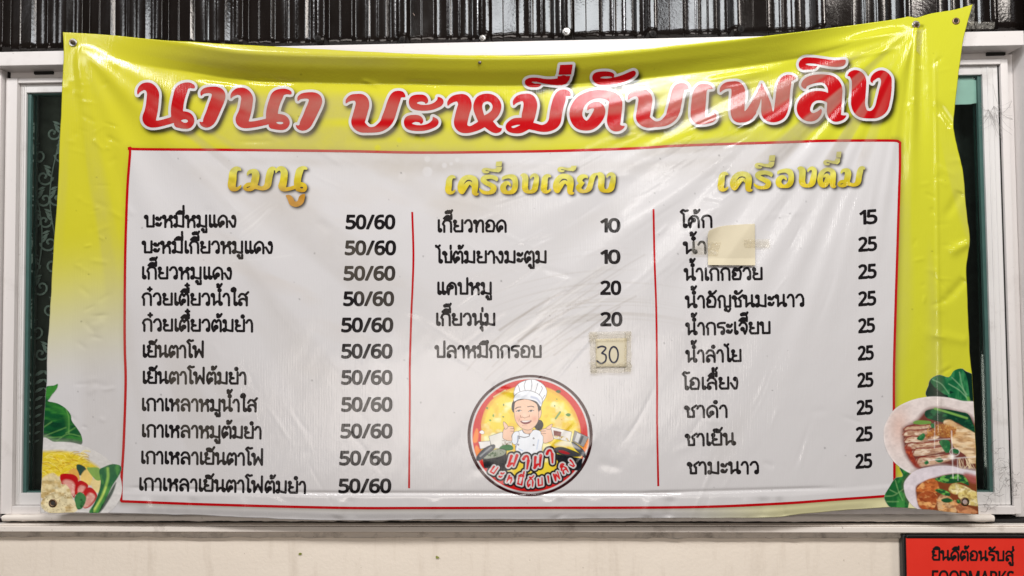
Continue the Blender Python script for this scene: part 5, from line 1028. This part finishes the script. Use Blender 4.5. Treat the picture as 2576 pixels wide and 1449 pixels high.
cv.done('food_picture', np.maximum(so, np.minimum(np.minimum(np.minimum(s1, s2), s3), s4)), 0.0006, banner)['label'] = 'picture of yellow noodles, red pork and wontons in a white bowl'
# food printed in the lower right corner
cv = Canvas(2214, 918, 2470, 1302, 1.5); k = 3.715; B = lambda *a: [(2201 + a[i] / k, 912 + a[i + 1] / k) for i in range(0, len(a), 2)]
P1 = B(500, 330, 500, 210, 525, 150, 600, 115, 690, 135, 740, 75, 810, 55, 850, 80, 930, 130, 1000, 300, 1000, 430, 850, 400)
b1 = B(80, 680, 95, 580, 180, 440, 320, 360, 480, 322, 640, 322, 800, 355, 1050, 440, 1050, 1000, 700, 1060, 480, 1060, 320, 1030, 180, 930, 100, 800)
b2 = B(270, 1150, 300, 1080, 380, 1010, 520, 975, 680, 965, 800, 990, 1050, 1080, 1050, 1440, 600, 1420, 400, 1370, 300, 1270)
lf = B(90, 1240, 130, 1170, 190, 1080, 260, 1060, 230, 980, 330, 1040, 330, 1100, 300, 1380, 150, 1355, 95, 1290)
sA, sB, sC, sD = (sd_spline(cv.X, cv.Y, q) for q in (P1, b1, b2, lf))
cv.fill(sA, sr(8, 44, 34)); 
for q in (B(520, 165, 600, 120, 680, 150, 700, 280, 660, 300, 560, 230), B(660, 190, 730, 80, 810, 58, 860, 150, 880, 350, 800, 300, 700, 260), B(680, 310, 780, 280, 890, 380, 760, 360)):
    w_ = cv.blob(q, sr(22, 96, 58), 1, 1); cv.mottle(w_, .7, 12, 24, 101, sr(60, 142, 88))
for a in ((540, 160, 620, 200, 690, 290), (790, 90, 820, 230, 880, 380), (720, 140, 800, 220, 860, 300), (690, 200, 790, 260, 860, 330), (860, 380, 900, 390)): cv.stroke(B(*a), .8, sr(150, 196, 150), .8, 2)
cv.stroke(B(870, 330, 890, 390), 3, sr(110, 170, 70), .9, 3)
cv.fill(sD, sr(28, 96, 48)); cv.mottle(sD, .9, 14, 20, 102, sr(66, 146, 70)); 
for a in ((100, 1250, 180, 1240, 270, 1180), (140, 1190, 200, 1220), (190, 1100, 220, 1200, 260, 1290), (110, 1300, 220, 1300)): cv.stroke(B(*a), .8, sr(140, 186, 120), .8, 2)
cv.fill(sB, sr(226, 214, 210)); cv.put(np.clip(0.5 - sB / 1.5, 0, 1) * np.exp(-(((cv.X - 2262) / 26) ** 2 + ((cv.Y - 1075) / 50) ** 2)) * .55, sr(216, 170, 150)); cv.put(np.clip(1 - np.abs(sB + 2) / 3, 0, 1) * .35, sr(244, 240, 238))
inn = cv.blob(B(250, 640, 280, 600, 380, 540, 480, 440, 600, 420, 760, 450, 890, 490, 980, 640, 1050, 800, 1050, 1000, 800, 985, 600, 960, 420, 1000, 330, 930, 270, 820), sr(112, 58, 50), 1, 8)
v1 = cv.blob(B(465, 470, 500, 440, 620, 430, 800, 460, 880, 490, 930, 600, 970, 670, 880, 640, 760, 560, 640, 560, 490, 520), sr(16, 62, 44)); cv.mottle(v1, .9, 14, 7, 103, sr(40, 106, 66)); cv.stroke(B(560, 430, 700, 470, 860, 520), 2.6, sr(120, 170, 80), 1, 2)
cv.blob(B(355, 560, 400, 540, 520, 550, 500, 580, 380, 575), sr(110, 150, 70))
for i, (x0_, y0_, x1_, y1_, hh) in enumerate(((270, 610, 510, 590, 36), (262, 655, 520, 640, 46), (275, 715, 560, 690, 50), (285, 775, 600, 745, 46), (350, 830, 650, 800, 60), (380, 920, 690, 880, 76))):
    sl = cv.blob(B(x0_, y0_ + hh * .4, x0_ + 40, y0_ - hh * .4, x1_, y1_ - hh * .3, x1_ + 20, y1_ + hh * .4, x0_ + 60, y0_ + hh * .7), sr(206, 170, 142), 1, 2); cv.mottle(sl, .8, 14, 5, 110 + i, sr(236, 218, 196)); cv.mottle(sl, .7, 10, 4, 170 + i, sr(150, 96, 74)); cv.stroke(B(x0_, y0_ + hh * .4, x0_ + 40, y0_ - hh * .45, (x0_ + x1_) / 2, y0_ - hh * .5, x1_, y1_ - hh * .3), 1.5, sr(128, 34, 26), 1, 1.5)
cv.blob(B(280, 790, 340, 790, 360, 880, 430, 980, 380, 980, 320, 900), sr(150, 50, 36), .85, 4); cv.mottle(sd_spline(cv.X, cv.Y, B(280, 790, 340, 790, 360, 880, 430, 980, 320, 900)), .7, 8, 8, 120, sr(206, 96, 60))
wn = cv.blob(B(640, 560, 700, 535, 780, 580, 900, 640, 980, 700, 1050, 800, 1050, 920, 900, 940, 840, 860, 740, 790, 700, 680), sr(214, 176, 128), 1, 2); cv.mottle(wn, .9, 30, 8, 121, sr(238, 214, 176)); cv.mottle(wn, .7, 20, 6, 122, sr(160, 116, 76))
gr = sd_spline(cv.X, cv.Y, B(540, 620, 600, 575, 700, 590, 760, 620, 730, 690, 640, 700, 570, 680, 480, 710, 490, 660)); cv.fill(gr, sr(176, 110, 50), .9, 3)
for i in range(130):
    x, y = R.uniform(490, 760), R.uniform(575, 700); cv.stroke(B(x, y, x + R.uniform(-9, 9), y + R.uniform(-9, 9)), .9, R.choice((sr(230, 186, 110), sr(150, 70, 30), sr(206, 150, 70), sr(120, 40, 24))), .9 if R.random() < .8 else .4)
for q in (B(390, 710, 450, 660, 470, 690, 440, 730), B(600, 740, 640, 720, 700, 740, 700, 830, 660, 840, 620, 780), B(560, 910, 610, 890, 640, 920, 600, 935), B(460, 935, 490, 915, 505, 940, 475, 955), B(720, 810, 780, 815, 780, 850, 730, 845), B(520, 575, 550, 570, 560, 610, 530, 610)): w_ = cv.blob(q, sr(36, 104, 60)); cv.mottle(w_, .6, 6, 6, 125, sr(80, 150, 90))
for i in range(16): x = R.uniform(780, 900); cv.stroke(B(x, 900, x + R.uniform(-10, 40), 950, x + R.uniform(-20, 60), 990), .8, sr(236, 214, 176), .8)
cv.put(0.35 * np.clip(1 - sC / 9, 0, 1) * (sC > 0), sr(120, 90, 86)); cv.fill(sC, sr(222, 212, 218))
inn = cv.blob(B(380, 1200, 400, 1140, 540, 1080, 700, 1040, 840, 1050, 1050, 1150, 1050, 1430, 600, 1410, 430, 1370, 395, 1290), sr(128, 66, 38), 1, 3)
for i, q in enumerate((B(385, 1200, 460, 1110, 560, 1085, 600, 1180, 560, 1220, 470, 1210), B(395, 1250, 480, 1200, 580, 1240, 560, 1350, 500, 1385, 420, 1350), B(580, 1300, 640, 1230, 730, 1290, 760, 1400, 620, 1410), B(740, 1290, 830, 1330, 960, 1400, 800, 1420))):
    w_ = cv.blob(q, (sr(196, 110, 56), sr(170, 84, 44), sr(214, 176, 130), sr(206, 140, 96))[i], 1, 2); cv.mottle(w_, .9, 14, 8, 130 + i, sr(236, 176, 110)); cv.mottle(w_, .6, 10, 6, 140 + i, sr(120, 44, 24))
for i, q in enumerate((B(690, 1180, 740, 1130, 850, 1160, 900, 1200, 780, 1230, 720, 1220), B(780, 1230, 860, 1190, 960, 1220, 1000, 1330, 880, 1330, 800, 1280))):
    w_ = cv.blob(q, sr(216, 196, 120), 1, 2); cv.mottle(w_, .9, 10, 8, 150 + i, sr(240, 228, 180)); cv.mottle(w_, .7, 8, 5, 155 + i, sr(150, 120, 60))
for q in (B(560, 1090, 700, 1045, 830, 1055, 880, 1150, 800, 1120, 680, 1130), B(560, 1190, 620, 1180, 700, 1220, 690, 1250, 600, 1220), B(620, 1280, 680, 1265, 730, 1290, 690, 1310, 640, 1305), B(760, 1290, 790, 1280, 800, 1310, 775, 1320)): w_ = cv.blob(q, sr(30, 84, 48)); cv.mottle(w_, 1, 12, 6, 160, sr(110, 180, 80))
cv.stroke(B(620, 1085, 680, 1100), 3, sr(110, 176, 80)); cv.blob(B(830, 1040, 900, 1040, 1050, 1100, 1050, 1140, 900, 1120), sr(170, 90, 84), .9, 5)
for a, w_ in (((560, 560, 556, 800), .55), ((500, 722, 700, 714), .6), ((716, 640, 730, 1080), .9), ((510, 912, 1050, 872), .9), ((772, 900, 776, 1100), .5)): cv.stroke(B(*a), w_, sr(255, 250, 246), .75, 2)
cv.put(.8 * np.exp(-((cv.X - 2201 - 724 / k) ** 2 + (cv.Y - 912 - 880 / k) ** 2) / 40), sr(255, 252, 250))
t = np.linspace(0, 6.3, 26); cv.stroke([(2201 + (745 + 44 * math.cos(a)) / k, 912 + (836 + 36 * math.sin(a)) / k) for a in t], .7, sr(250, 246, 240), .8)
cv.grain(510)
so = sd_poly(cv.X, cv.Y, OUTLINE) + 0.6
m_food = np.maximum(so, np.minimum(np.minimum(sA, sB), np.minimum(sC, sD)))
cv.done('food_picture', m_food, 0.0006, banner)['label'] = 'picture of two bowls of sliced pork and wontons with dark greens'

# ------------------------------------------------------------------ the sheet itself
def by_arc(E, n):
    d = np.r_[0, np.cumsum(np.hypot(*np.diff(E, axis=0).T))]; t = np.linspace(0, d[-1], n); return np.c_[np.interp(t, d, E[:, 0]), np.interp(t, d, E[:, 1])]
NU, NV = SHEETRES
T_, B_, L_, R__ = by_arc(ET, NU), by_arc(EB, NU), by_arc(EL, NV), by_arc(ER, NV)
u = np.linspace(0, 1, NU)[None, :, None]; v = np.linspace(0, 1, NV)[:, None, None]
PX = (1 - v) * T_[None] + v * B_[None] + (1 - u) * L_[:, None] + u * R__[:, None] - ((1 - u) * (1 - v) * T_[0] + u * (1 - v) * T_[-1] + (1 - u) * v * B_[0] + u * v * B_[-1])
P = PX.reshape(-1, 2); V = on_banner(P[:, 0], P[:, 1]); I = np.arange(NU * NV).reshape(NV, NU)
F = np.stack([I[:-1, :-1], I[1:, :-1], I[1:, 1:], I[:-1, 1:]], -1).reshape(-1, 4)
rim = np.concatenate([I[0], I[1:, -1], I[-1, -2::-1], I[-2:0:-1, 0]]); Vr = V[rim] + (0, 0.0022, 0)      # hem thickness, turned to the back
Vr = Vr + (W3(1288, 700, 0) - V[rim]) * 0.003 * (1, 0, 1); r1 = len(V) + np.arange(len(rim)); F2 = np.stack([rim, np.roll(rim, -1), np.roll(r1, -1), r1], 1)
Vb = V.copy(); Vb[:, 1] += 0.0012; nb = len(V) + len(rim)
Fb = F[:, ::-1] + nb; F3 = np.stack([r1, np.roll(r1, -1), np.roll(rim, -1) + nb, rim + nb], 1)
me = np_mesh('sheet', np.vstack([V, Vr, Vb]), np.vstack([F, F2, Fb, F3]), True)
du = me.attributes.new('DustHaze', 'FLOAT', 'POINT'); dv = samp(DUST_HAZE, P[:, 0], P[:, 1]); du.data.foreach_set('value', np.concatenate([dv, dv[rim], dv * 0]).astype(np.float32))
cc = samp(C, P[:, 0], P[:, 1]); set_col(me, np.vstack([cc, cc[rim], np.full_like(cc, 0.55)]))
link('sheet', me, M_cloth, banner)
# eyelets pressed into the corners
def eyelet(px, py, r):
    n = samp(NRM, px, py); Mx = Matrix.Translation(Vector(on_banner(px, py, 0.0004).tolist())) @ Vector(n.tolist()).to_track_quat('Z', 'Y').to_matrix().to_4x4()
    bm = bmesh.new(); pr = [(r, -.001), (r, .0004), (r * .93, .0011), (r * .72, .0016), (r * .56, .0011), (r * .5, .0003), (r * .48, -.001)]
    lathe(bm, pr, 32, Mx); bmesh.ops.delete(bm, geom=[f for f in bm.faces if len(f.verts) > 4], context='FACES')
    o = bm_obj('eyelet', bm, M_brass, banner, True)
    bm = bmesh.new(); lathe(bm, [(r * .52, .0002), (r * .5, .0004), (0.00001, .0004)], 24, Mx)
    return bm_obj('eyelet_hole', bm, EYE, o)
EYE = M_steel; eyelet(133, 1266, 0.0105); EYE = plain('pinkish_rail_seen_through_hole', (0.42, 0.32, 0.30), 0.6); eyelet(2427, 1262, 0.0105)
EYE = plain('dark_hole', (0.02, 0.016, 0.014), 0.9); eyelet(2405, 53, 0.0085); eyelet(184, 107, 0.0095); eyelet(2304, 63, 0.0075)
# ------------------------------------------------------------------ fixings
def bolt(px, py, r, lab, mat, extra=0.0):
    P = Vector(on_banner(px, py, 0.0006 + extra).tolist()); M = Matrix.Translation(P) @ TOWALL
    t = empty('bolt', tuple(P), lab, 'bolt')
    bm = bmesh.new(); lathe(bm, [(r * 1.75, 0), (r * 1.75, r * .22), (r * 1.6, r * .34), (r * .6, r * .34)], 28, M); bm_obj('washer', bm, M_steel, t)
    bm = bmesh.new(); lathe(bm, [(r * 1.05, r * .3), (r * 1.08, r * .4), (r * 1.08, r * 1.0), (r * .92, r * 1.15), (r * .6, r * 1.15)], 6, M); bm_obj('nut', bm, mat, t)
    bm = bmesh.new(); lathe(bm, [(r * .58, r * .4), (r * .58, r * 1.9), (r * .45, r * 2.1), (0.00001, r * 2.1)], 14, M); bm_obj('shank', bm, mat, t)
bolt(184, 107, 0.0058, 'steel bolt with washer holding the upper left corner of the banner', M_bolt)
bolt(2304, 62, 0.0054, 'dark bolt pinning the pleat near the upper right corner of the banner', M_bolt)
P = Vector(on_banner(1207, 157, 0.0003).tolist()); bm = bmesh.new(); lathe(bm, [(.0042, 0), (.0042, .0008), (.0026, .0022), (.0008, .0026), (0.00001, .0026)], 16, Matrix.Translation(P) @ TOWALL)
tag(bm_obj('nail', bm, M_bolt), 'tiny rusty nail through the yellow top edge above the title', 'nail')

# clear tape: crumpled ribbons
m, nt, b = new_mat('clear_packing_tape'); M_tape = m
out = nt.nodes['Material Output']; b.inputs['Base Color'].default_value = (0.82, 0.79, 0.72, 1); b.inputs['Roughness'].default_value = 0.12; b.inputs['Specular IOR Level'].default_value = 0.9
tr = nd(nt, 'ShaderNodeBsdfTransparent', Color=(0.985, 0.975, 0.95, 1)); mx = nd(nt, 'ShaderNodeMixShader')
mr = nd(nt, 'ShaderNodeMapRange'); nt.links.new(noise(nt, 120, 4, 0.7), mr.inputs[0])
for i, v in ((1, 0.35), (2, 0.7), (3, 0.02), (4, 0.20)): mr.inputs[i].default_value = v
nt.links.new(mr.outputs[0], mx.inputs[0]); nt.links.new(tr.outputs[0], mx.inputs[1]); nt.links.new(b.outputs[0], mx.inputs[2]); nt.links.new(mx.outputs[0], out.inputs[0])
bump(nt, b, ((noise(nt, 70, 4, 0.7), 1.0), (noise(nt, 220, 2, 0.6), 0.6)), dist=0.006)
def ribbon(name, quad, y_at, parent=None, crum=0.0018, seed=1, mat=None, n=(30, 14), jag=2.5, lift=0.0016):
    """crumpled strip over the pixel quad (tl, tr, br, bl); y_at(px, py) -> depth of what it sticks to"""
    u, v = np.meshgrid(np.linspace(0, 1, n[0]), np.linspace(0, 1, n[1])); q = np.array(quad, float)
    X = (1 - v) * ((1 - u) * q[0, 0] + u * q[1, 0]) + v * ((1 - u) * q[3, 0] + u * q[2, 0]); Y = (1 - v) * ((1 - u) * q[0, 1] + u * q[1, 1]) + v * ((1 - u) * q[3, 1] + u * q[2, 1])
    e = (np.abs(u - .5) > .49); X = X + e * jag * vnoise(X, Y * 8, 9, 20, seed + 3, 2); Y = Y + (np.abs(v - .5) > .48) * jag * .4 * vnoise(X, Y, 20, 9, seed + 4, 2)
    D = y_at(X, Y) - lift - crum * (0.5 + 0.5 * vnoise(X, Y, 16, 12, seed, 3, .6))
    V = W3(X, Y, D).reshape(-1, 3); I = np.arange(X.size).reshape(X.shape)
    F = np.stack([I[:-1, :-1], I[1:, :-1], I[1:, 1:], I[:-1, 1:]], -1).reshape(-1, 4)
    o = link(name, np_mesh(name, V, F, True), mat or M_tape, parent); md = o.modifiers.new('thickness', 'SOLIDIFY'); md.thickness = 0.0003; md.offset = -1
    return o
yban = lambda x, y: YB - samp(H, x, y) / 1000 - 0.0008
ybl = lambda y0: (lambda x, y: np.full(np.shape(x), y0))
tp = empty('adhesive_tape', tuple(W1(2440, 60, -0.03)), 'crumpled clear tape in an L by the free upper right corner of the banner', 'tape')
ribbon('strip', [(2437, 8), (2452, 10), (2450, 64), (2436, 62)], ybl(-0.036), tp, 0.004, 11); ribbon('strip', [(2426, 54), (2504, 56), (2500, 73), (2428, 74)], ybl(-0.037), tp, 0.004, 14)
tag(ribbon('adhesive_tape', [(2307, 74), (2322, 74), (2316, 140), (2306, 128)], yban, None, 0.003, 17), 'torn wrinkled tape hanging below the bolt on the yellow pleat', 'tape')

# paper notes
def paper(name, col):
    m, nt, b = new_mat(name); nt.links.new(mixc(nt, noise(nt, 24, 5, .65), tuple(c * .86 for c in col), col), b.inputs['Base Color']); b.inputs['Roughness'].default_value = 0.7; return m
M_pap = paper('yellowed_card', (0.72, 0.65, 0.48)); M_pap2 = paper('cream_note_paper', (0.66, 0.585, 0.42)); M_ink = plain('blue_black_marker', (0.012, 0.016, 0.045), 0.45)
card = empty('price_card', tuple(on_banner(1537, 925).tolist()), 'small yellowed paper card with handwritten 30 taped over a price', 'price card')
ribbon('paper', [(1498, 853), (1577, 850), (1576, 924), (1499, 925)], yban, card, 0.0004, 31, M_pap, jag=.5, lift=0.0010)
D1 = cr([(1504, 874), (1515, 871), (1524, 876), (1514, 888)], .8); D2 = cr([(1514, 888), (1524, 894), (1523, 908), (1512, 914), (1502, 908)], .8); D3 = cr([(1544 + 11 * math.cos(a), 892 + 20 * math.sin(a)) for a in np.linspace(-1.4, 5.0, 18)], .8)
D = np.vstack([D1, D2, D3]); D = np.c_[D, np.full(len(D), 2.0)]
X, Y = grid(1496, 864, 1562, 922, .9); P, F = march(X, Y, sd_dots(X, Y, D)); layer('handwriting', P, F, 0.0030, M_ink, card)
for i, qd in enumerate(([(1482, 835), (1586, 833), (1588, 858), (1483, 860)], [(1484, 912), (1588, 910), (1586, 936), (1486, 940)], [(1484, 836), (1502, 836), (1501, 938), (1486, 938)], [(1572, 834), (1588, 834), (1587, 934), (1571, 936)])):
    ribbon('tape_strip', qd, yban, card, 0.0022, 40 + i, lift=0.0034 + 0.0004 * i, jag=5)
note = empty('blank_note', tuple(on_banner(1840, 668).tolist()), 'blank cream paper note with a lifted rounded corner covering a drink name', 'note')
def ynote(x, y): return yban(x, y) - 0.014 * np.clip((1815 - x) / 40, 0, 1) ** 2 * np.clip((640 - y) / 70, 0, 1) - 0.004 * np.clip((y - 650) / 20, 0, 1)
X, Y = grid(1778, 560, 1903, 671, 1.5); S = sd_poly(X, Y, [cr([(1781, 667), (1780.5, 620), (1780, 590)], 4).tolist() + cr([(1784, 580), (1800, 573), (1822, 568), (1860, 565), (1899, 563)], 4).tolist() + [(1900, 668)]])
P, F = march(X, Y, S); V = W3(P[:, 0], P[:, 1], ynote(P[:, 0], P[:, 1]) - 0.0018); o = link('paper', np_mesh('paper', V, F, True), M_pap2, note)
md = o.modifiers.new('thickness', 'SOLIDIFY'); md.thickness = 0.0004; md.offset = 1
ribbon('tape_strip', [(1742, 607), (1814, 609), (1805, 642), (1740, 640)], lambda x, y: np.minimum(ynote(x, y), yban(x, y)) - .0022, note, 0.003, 51)
ribbon('tape_strip', [(1872, 603), (1936, 601), (1937, 622), (1873, 623)], lambda x, y: ynote(x, y) - .0022, note, 0.001, 55)

# ------------------------------------------------------------------ red welcome sign on the plaster wall
TL = W1(2270, 1345, -0.022); sx0, sz1 = TL.x, TL.z; sx1, sz0 = sx0 + 0.46, sz1 - 0.26
sign = empty('welcome_sign', (sx0 + .23, -0.004, sz0), 'bright red sign with a black frame and Thai welcome lettering on the plaster wall', 'sign')
m, nt, b = new_mat('red_sign_face'); nt.links.new(mixc(nt, noise(nt, 30, 4), (0.80, 0.034, 0.020), (0.86, 0.046, 0.028)), b.inputs['Base Color']); b.inputs['Roughness'].default_value = 0.3
bump(nt, b, ((noise(nt, 300, 2, .5, sc=(1, 1, .12)), .3),), dist=0.001)
boxes('panel', [(sx0 + .0092, sx1 - .0092, -0.0200, -0.004, sz0 + .0092, sz1 - .0092)], m, sign, 0.0005)
M_sf = plain('black_sign_frame', (0.010, 0.009, 0.009), 0.35)
boxes('sign_frame', [(sx0, sx0 + .009, -0.0225, -0.003, sz0, sz1), (sx1 - .009, sx1, -0.0225, -0.003, sz0, sz1), (sx0 + .0092, sx1 - .0092, -0.0225, -0.003, sz1 - .009, sz1), (sx0 + .0092, sx1 - .0092, -0.0225, -0.003, sz0, sz0 + .009)], M_sf, sign, 0.003)
def flat_text(name, D=None, polys=None, grow=0):
    pts = D[:, :2] if D is not None else np.vstack(polys)
    X, Y = grid(pts[:, 0].min() - 6, pts[:, 1].min() - 6, pts[:, 0].max() + 6, pts[:, 1].max() + 6, .9)
    P, F = march(X, Y, sd_dots(X, Y, D) if D is not None else sd_poly(X, Y, polys) - grow)
    link(name, np_mesh(name, W3(P[:, 0], P[:, 1], -0.0206), F, False), M_sf, sign)
flat_text('thai_lettering', thai_dots('ยินดีต้อนรับสู่', 2345, 1409, 2549, 1411, 24, 2.5))
flat_text('latin_lettering', None, num_polys('FOODMARKS', 2345, 1470, 2550, 1472, 35), 1.0)

# ------------------------------------------------------------------ small finds: scraps on the wall, cobweb in the right reveal
M_leaf = plain('withered_leaf', (0.26, 0.28, 0.05), 0.7, nz=0.4)
def scrap(px, py, s, lab):
    bm = bmesh.new(); P = W1(px, py, -0.0022); R = random.Random(px)
    vs = [bm.verts.new(P + Vector((s * math.cos(a) * R.uniform(.4, 1), -R.uniform(0, .001), s * math.sin(a) * R.uniform(.3, .9)))) for a in np.linspace(0, 5.6, 9)]
    f = bm.faces.new(vs); e = bmesh.ops.extrude_face_region(bm, geom=[f]); bmesh.ops.translate(bm, verts=[v for v in e['geom'] if isinstance(v, bmesh.types.BMVert)], vec=(0, .0008, 0))
    tag(bm_obj('leaf_scrap', bm, M_leaf), lab, 'leaf')
scrap(1100, 1402, 0.0055, 'tiny green leaf scrap stuck to the plaster below the banner middle'); scrap(755, 1393, 0.0048, 'small yellowish leaf scrap on the plaster left of the middle')
m, nt, b = new_mat('dusty_web'); b.inputs['Base Color'].default_value = (0.30, 0.28, 0.27, 1); b.inputs['Roughness'].default_value = 0.9
bm = bmesh.new(); R = random.Random(12)
hub = [(2500, 268, -0.012), (2520, 285, 0.0), (2486, 276, 0.004)]
for i in range(30):
    a = R.choice(hub); bq = R.choice([(2546, 235 + R.uniform(0, 110), -.02), (2466, 260 + R.uniform(0, 70), .004), (2516 + R.uniform(-20, 20), 190 + R.uniform(0, 200), .002), (2548, 300, .0)])
    p0, p1 = W1(*a), W1(*bq); n = 8
    tube(bm, [p0.lerp(p1, t) + Vector((0, 0, -.006 * math.sin(math.pi * t))) + Vector((R.gauss(0, .0006), R.gauss(0, .0006), R.gauss(0, .0006))) for t in np.linspace(0, 1, n)], 0.00022, 4)
tag(bm_obj('cobweb', bm, m), 'wispy dusty cobweb across the right window stile', 'cobweb')
bm = bmesh.new()
for i in range(46):
    x, y = R.choice([(2530, 1180), (2548, 1225), (2510, 1150), (2490, 1270)]); x += R.gauss(0, 9); y += R.gauss(0, 22); a = R.uniform(0, 6.28); p0 = W1(min(max(x, 2478), 2550), y, -0.0085); pts = [p0]
    for q_ in range(7): a += R.gauss(0, .7); pts.append(pts[-1] + Vector((.0035 * math.cos(a), 0, .0035 * math.sin(a))))
    tube(bm, pts, 0.0003, 4)
m2, nt, b = new_mat('dark_dust_threads'); b.inputs['Base Color'].default_value = (0.10, 0.085, 0.075, 1)
tag(bm_obj('cobweb', bm, m2), 'tangle of dark dust threads on the lower right stile beside the bowl pictures', 'cobweb')
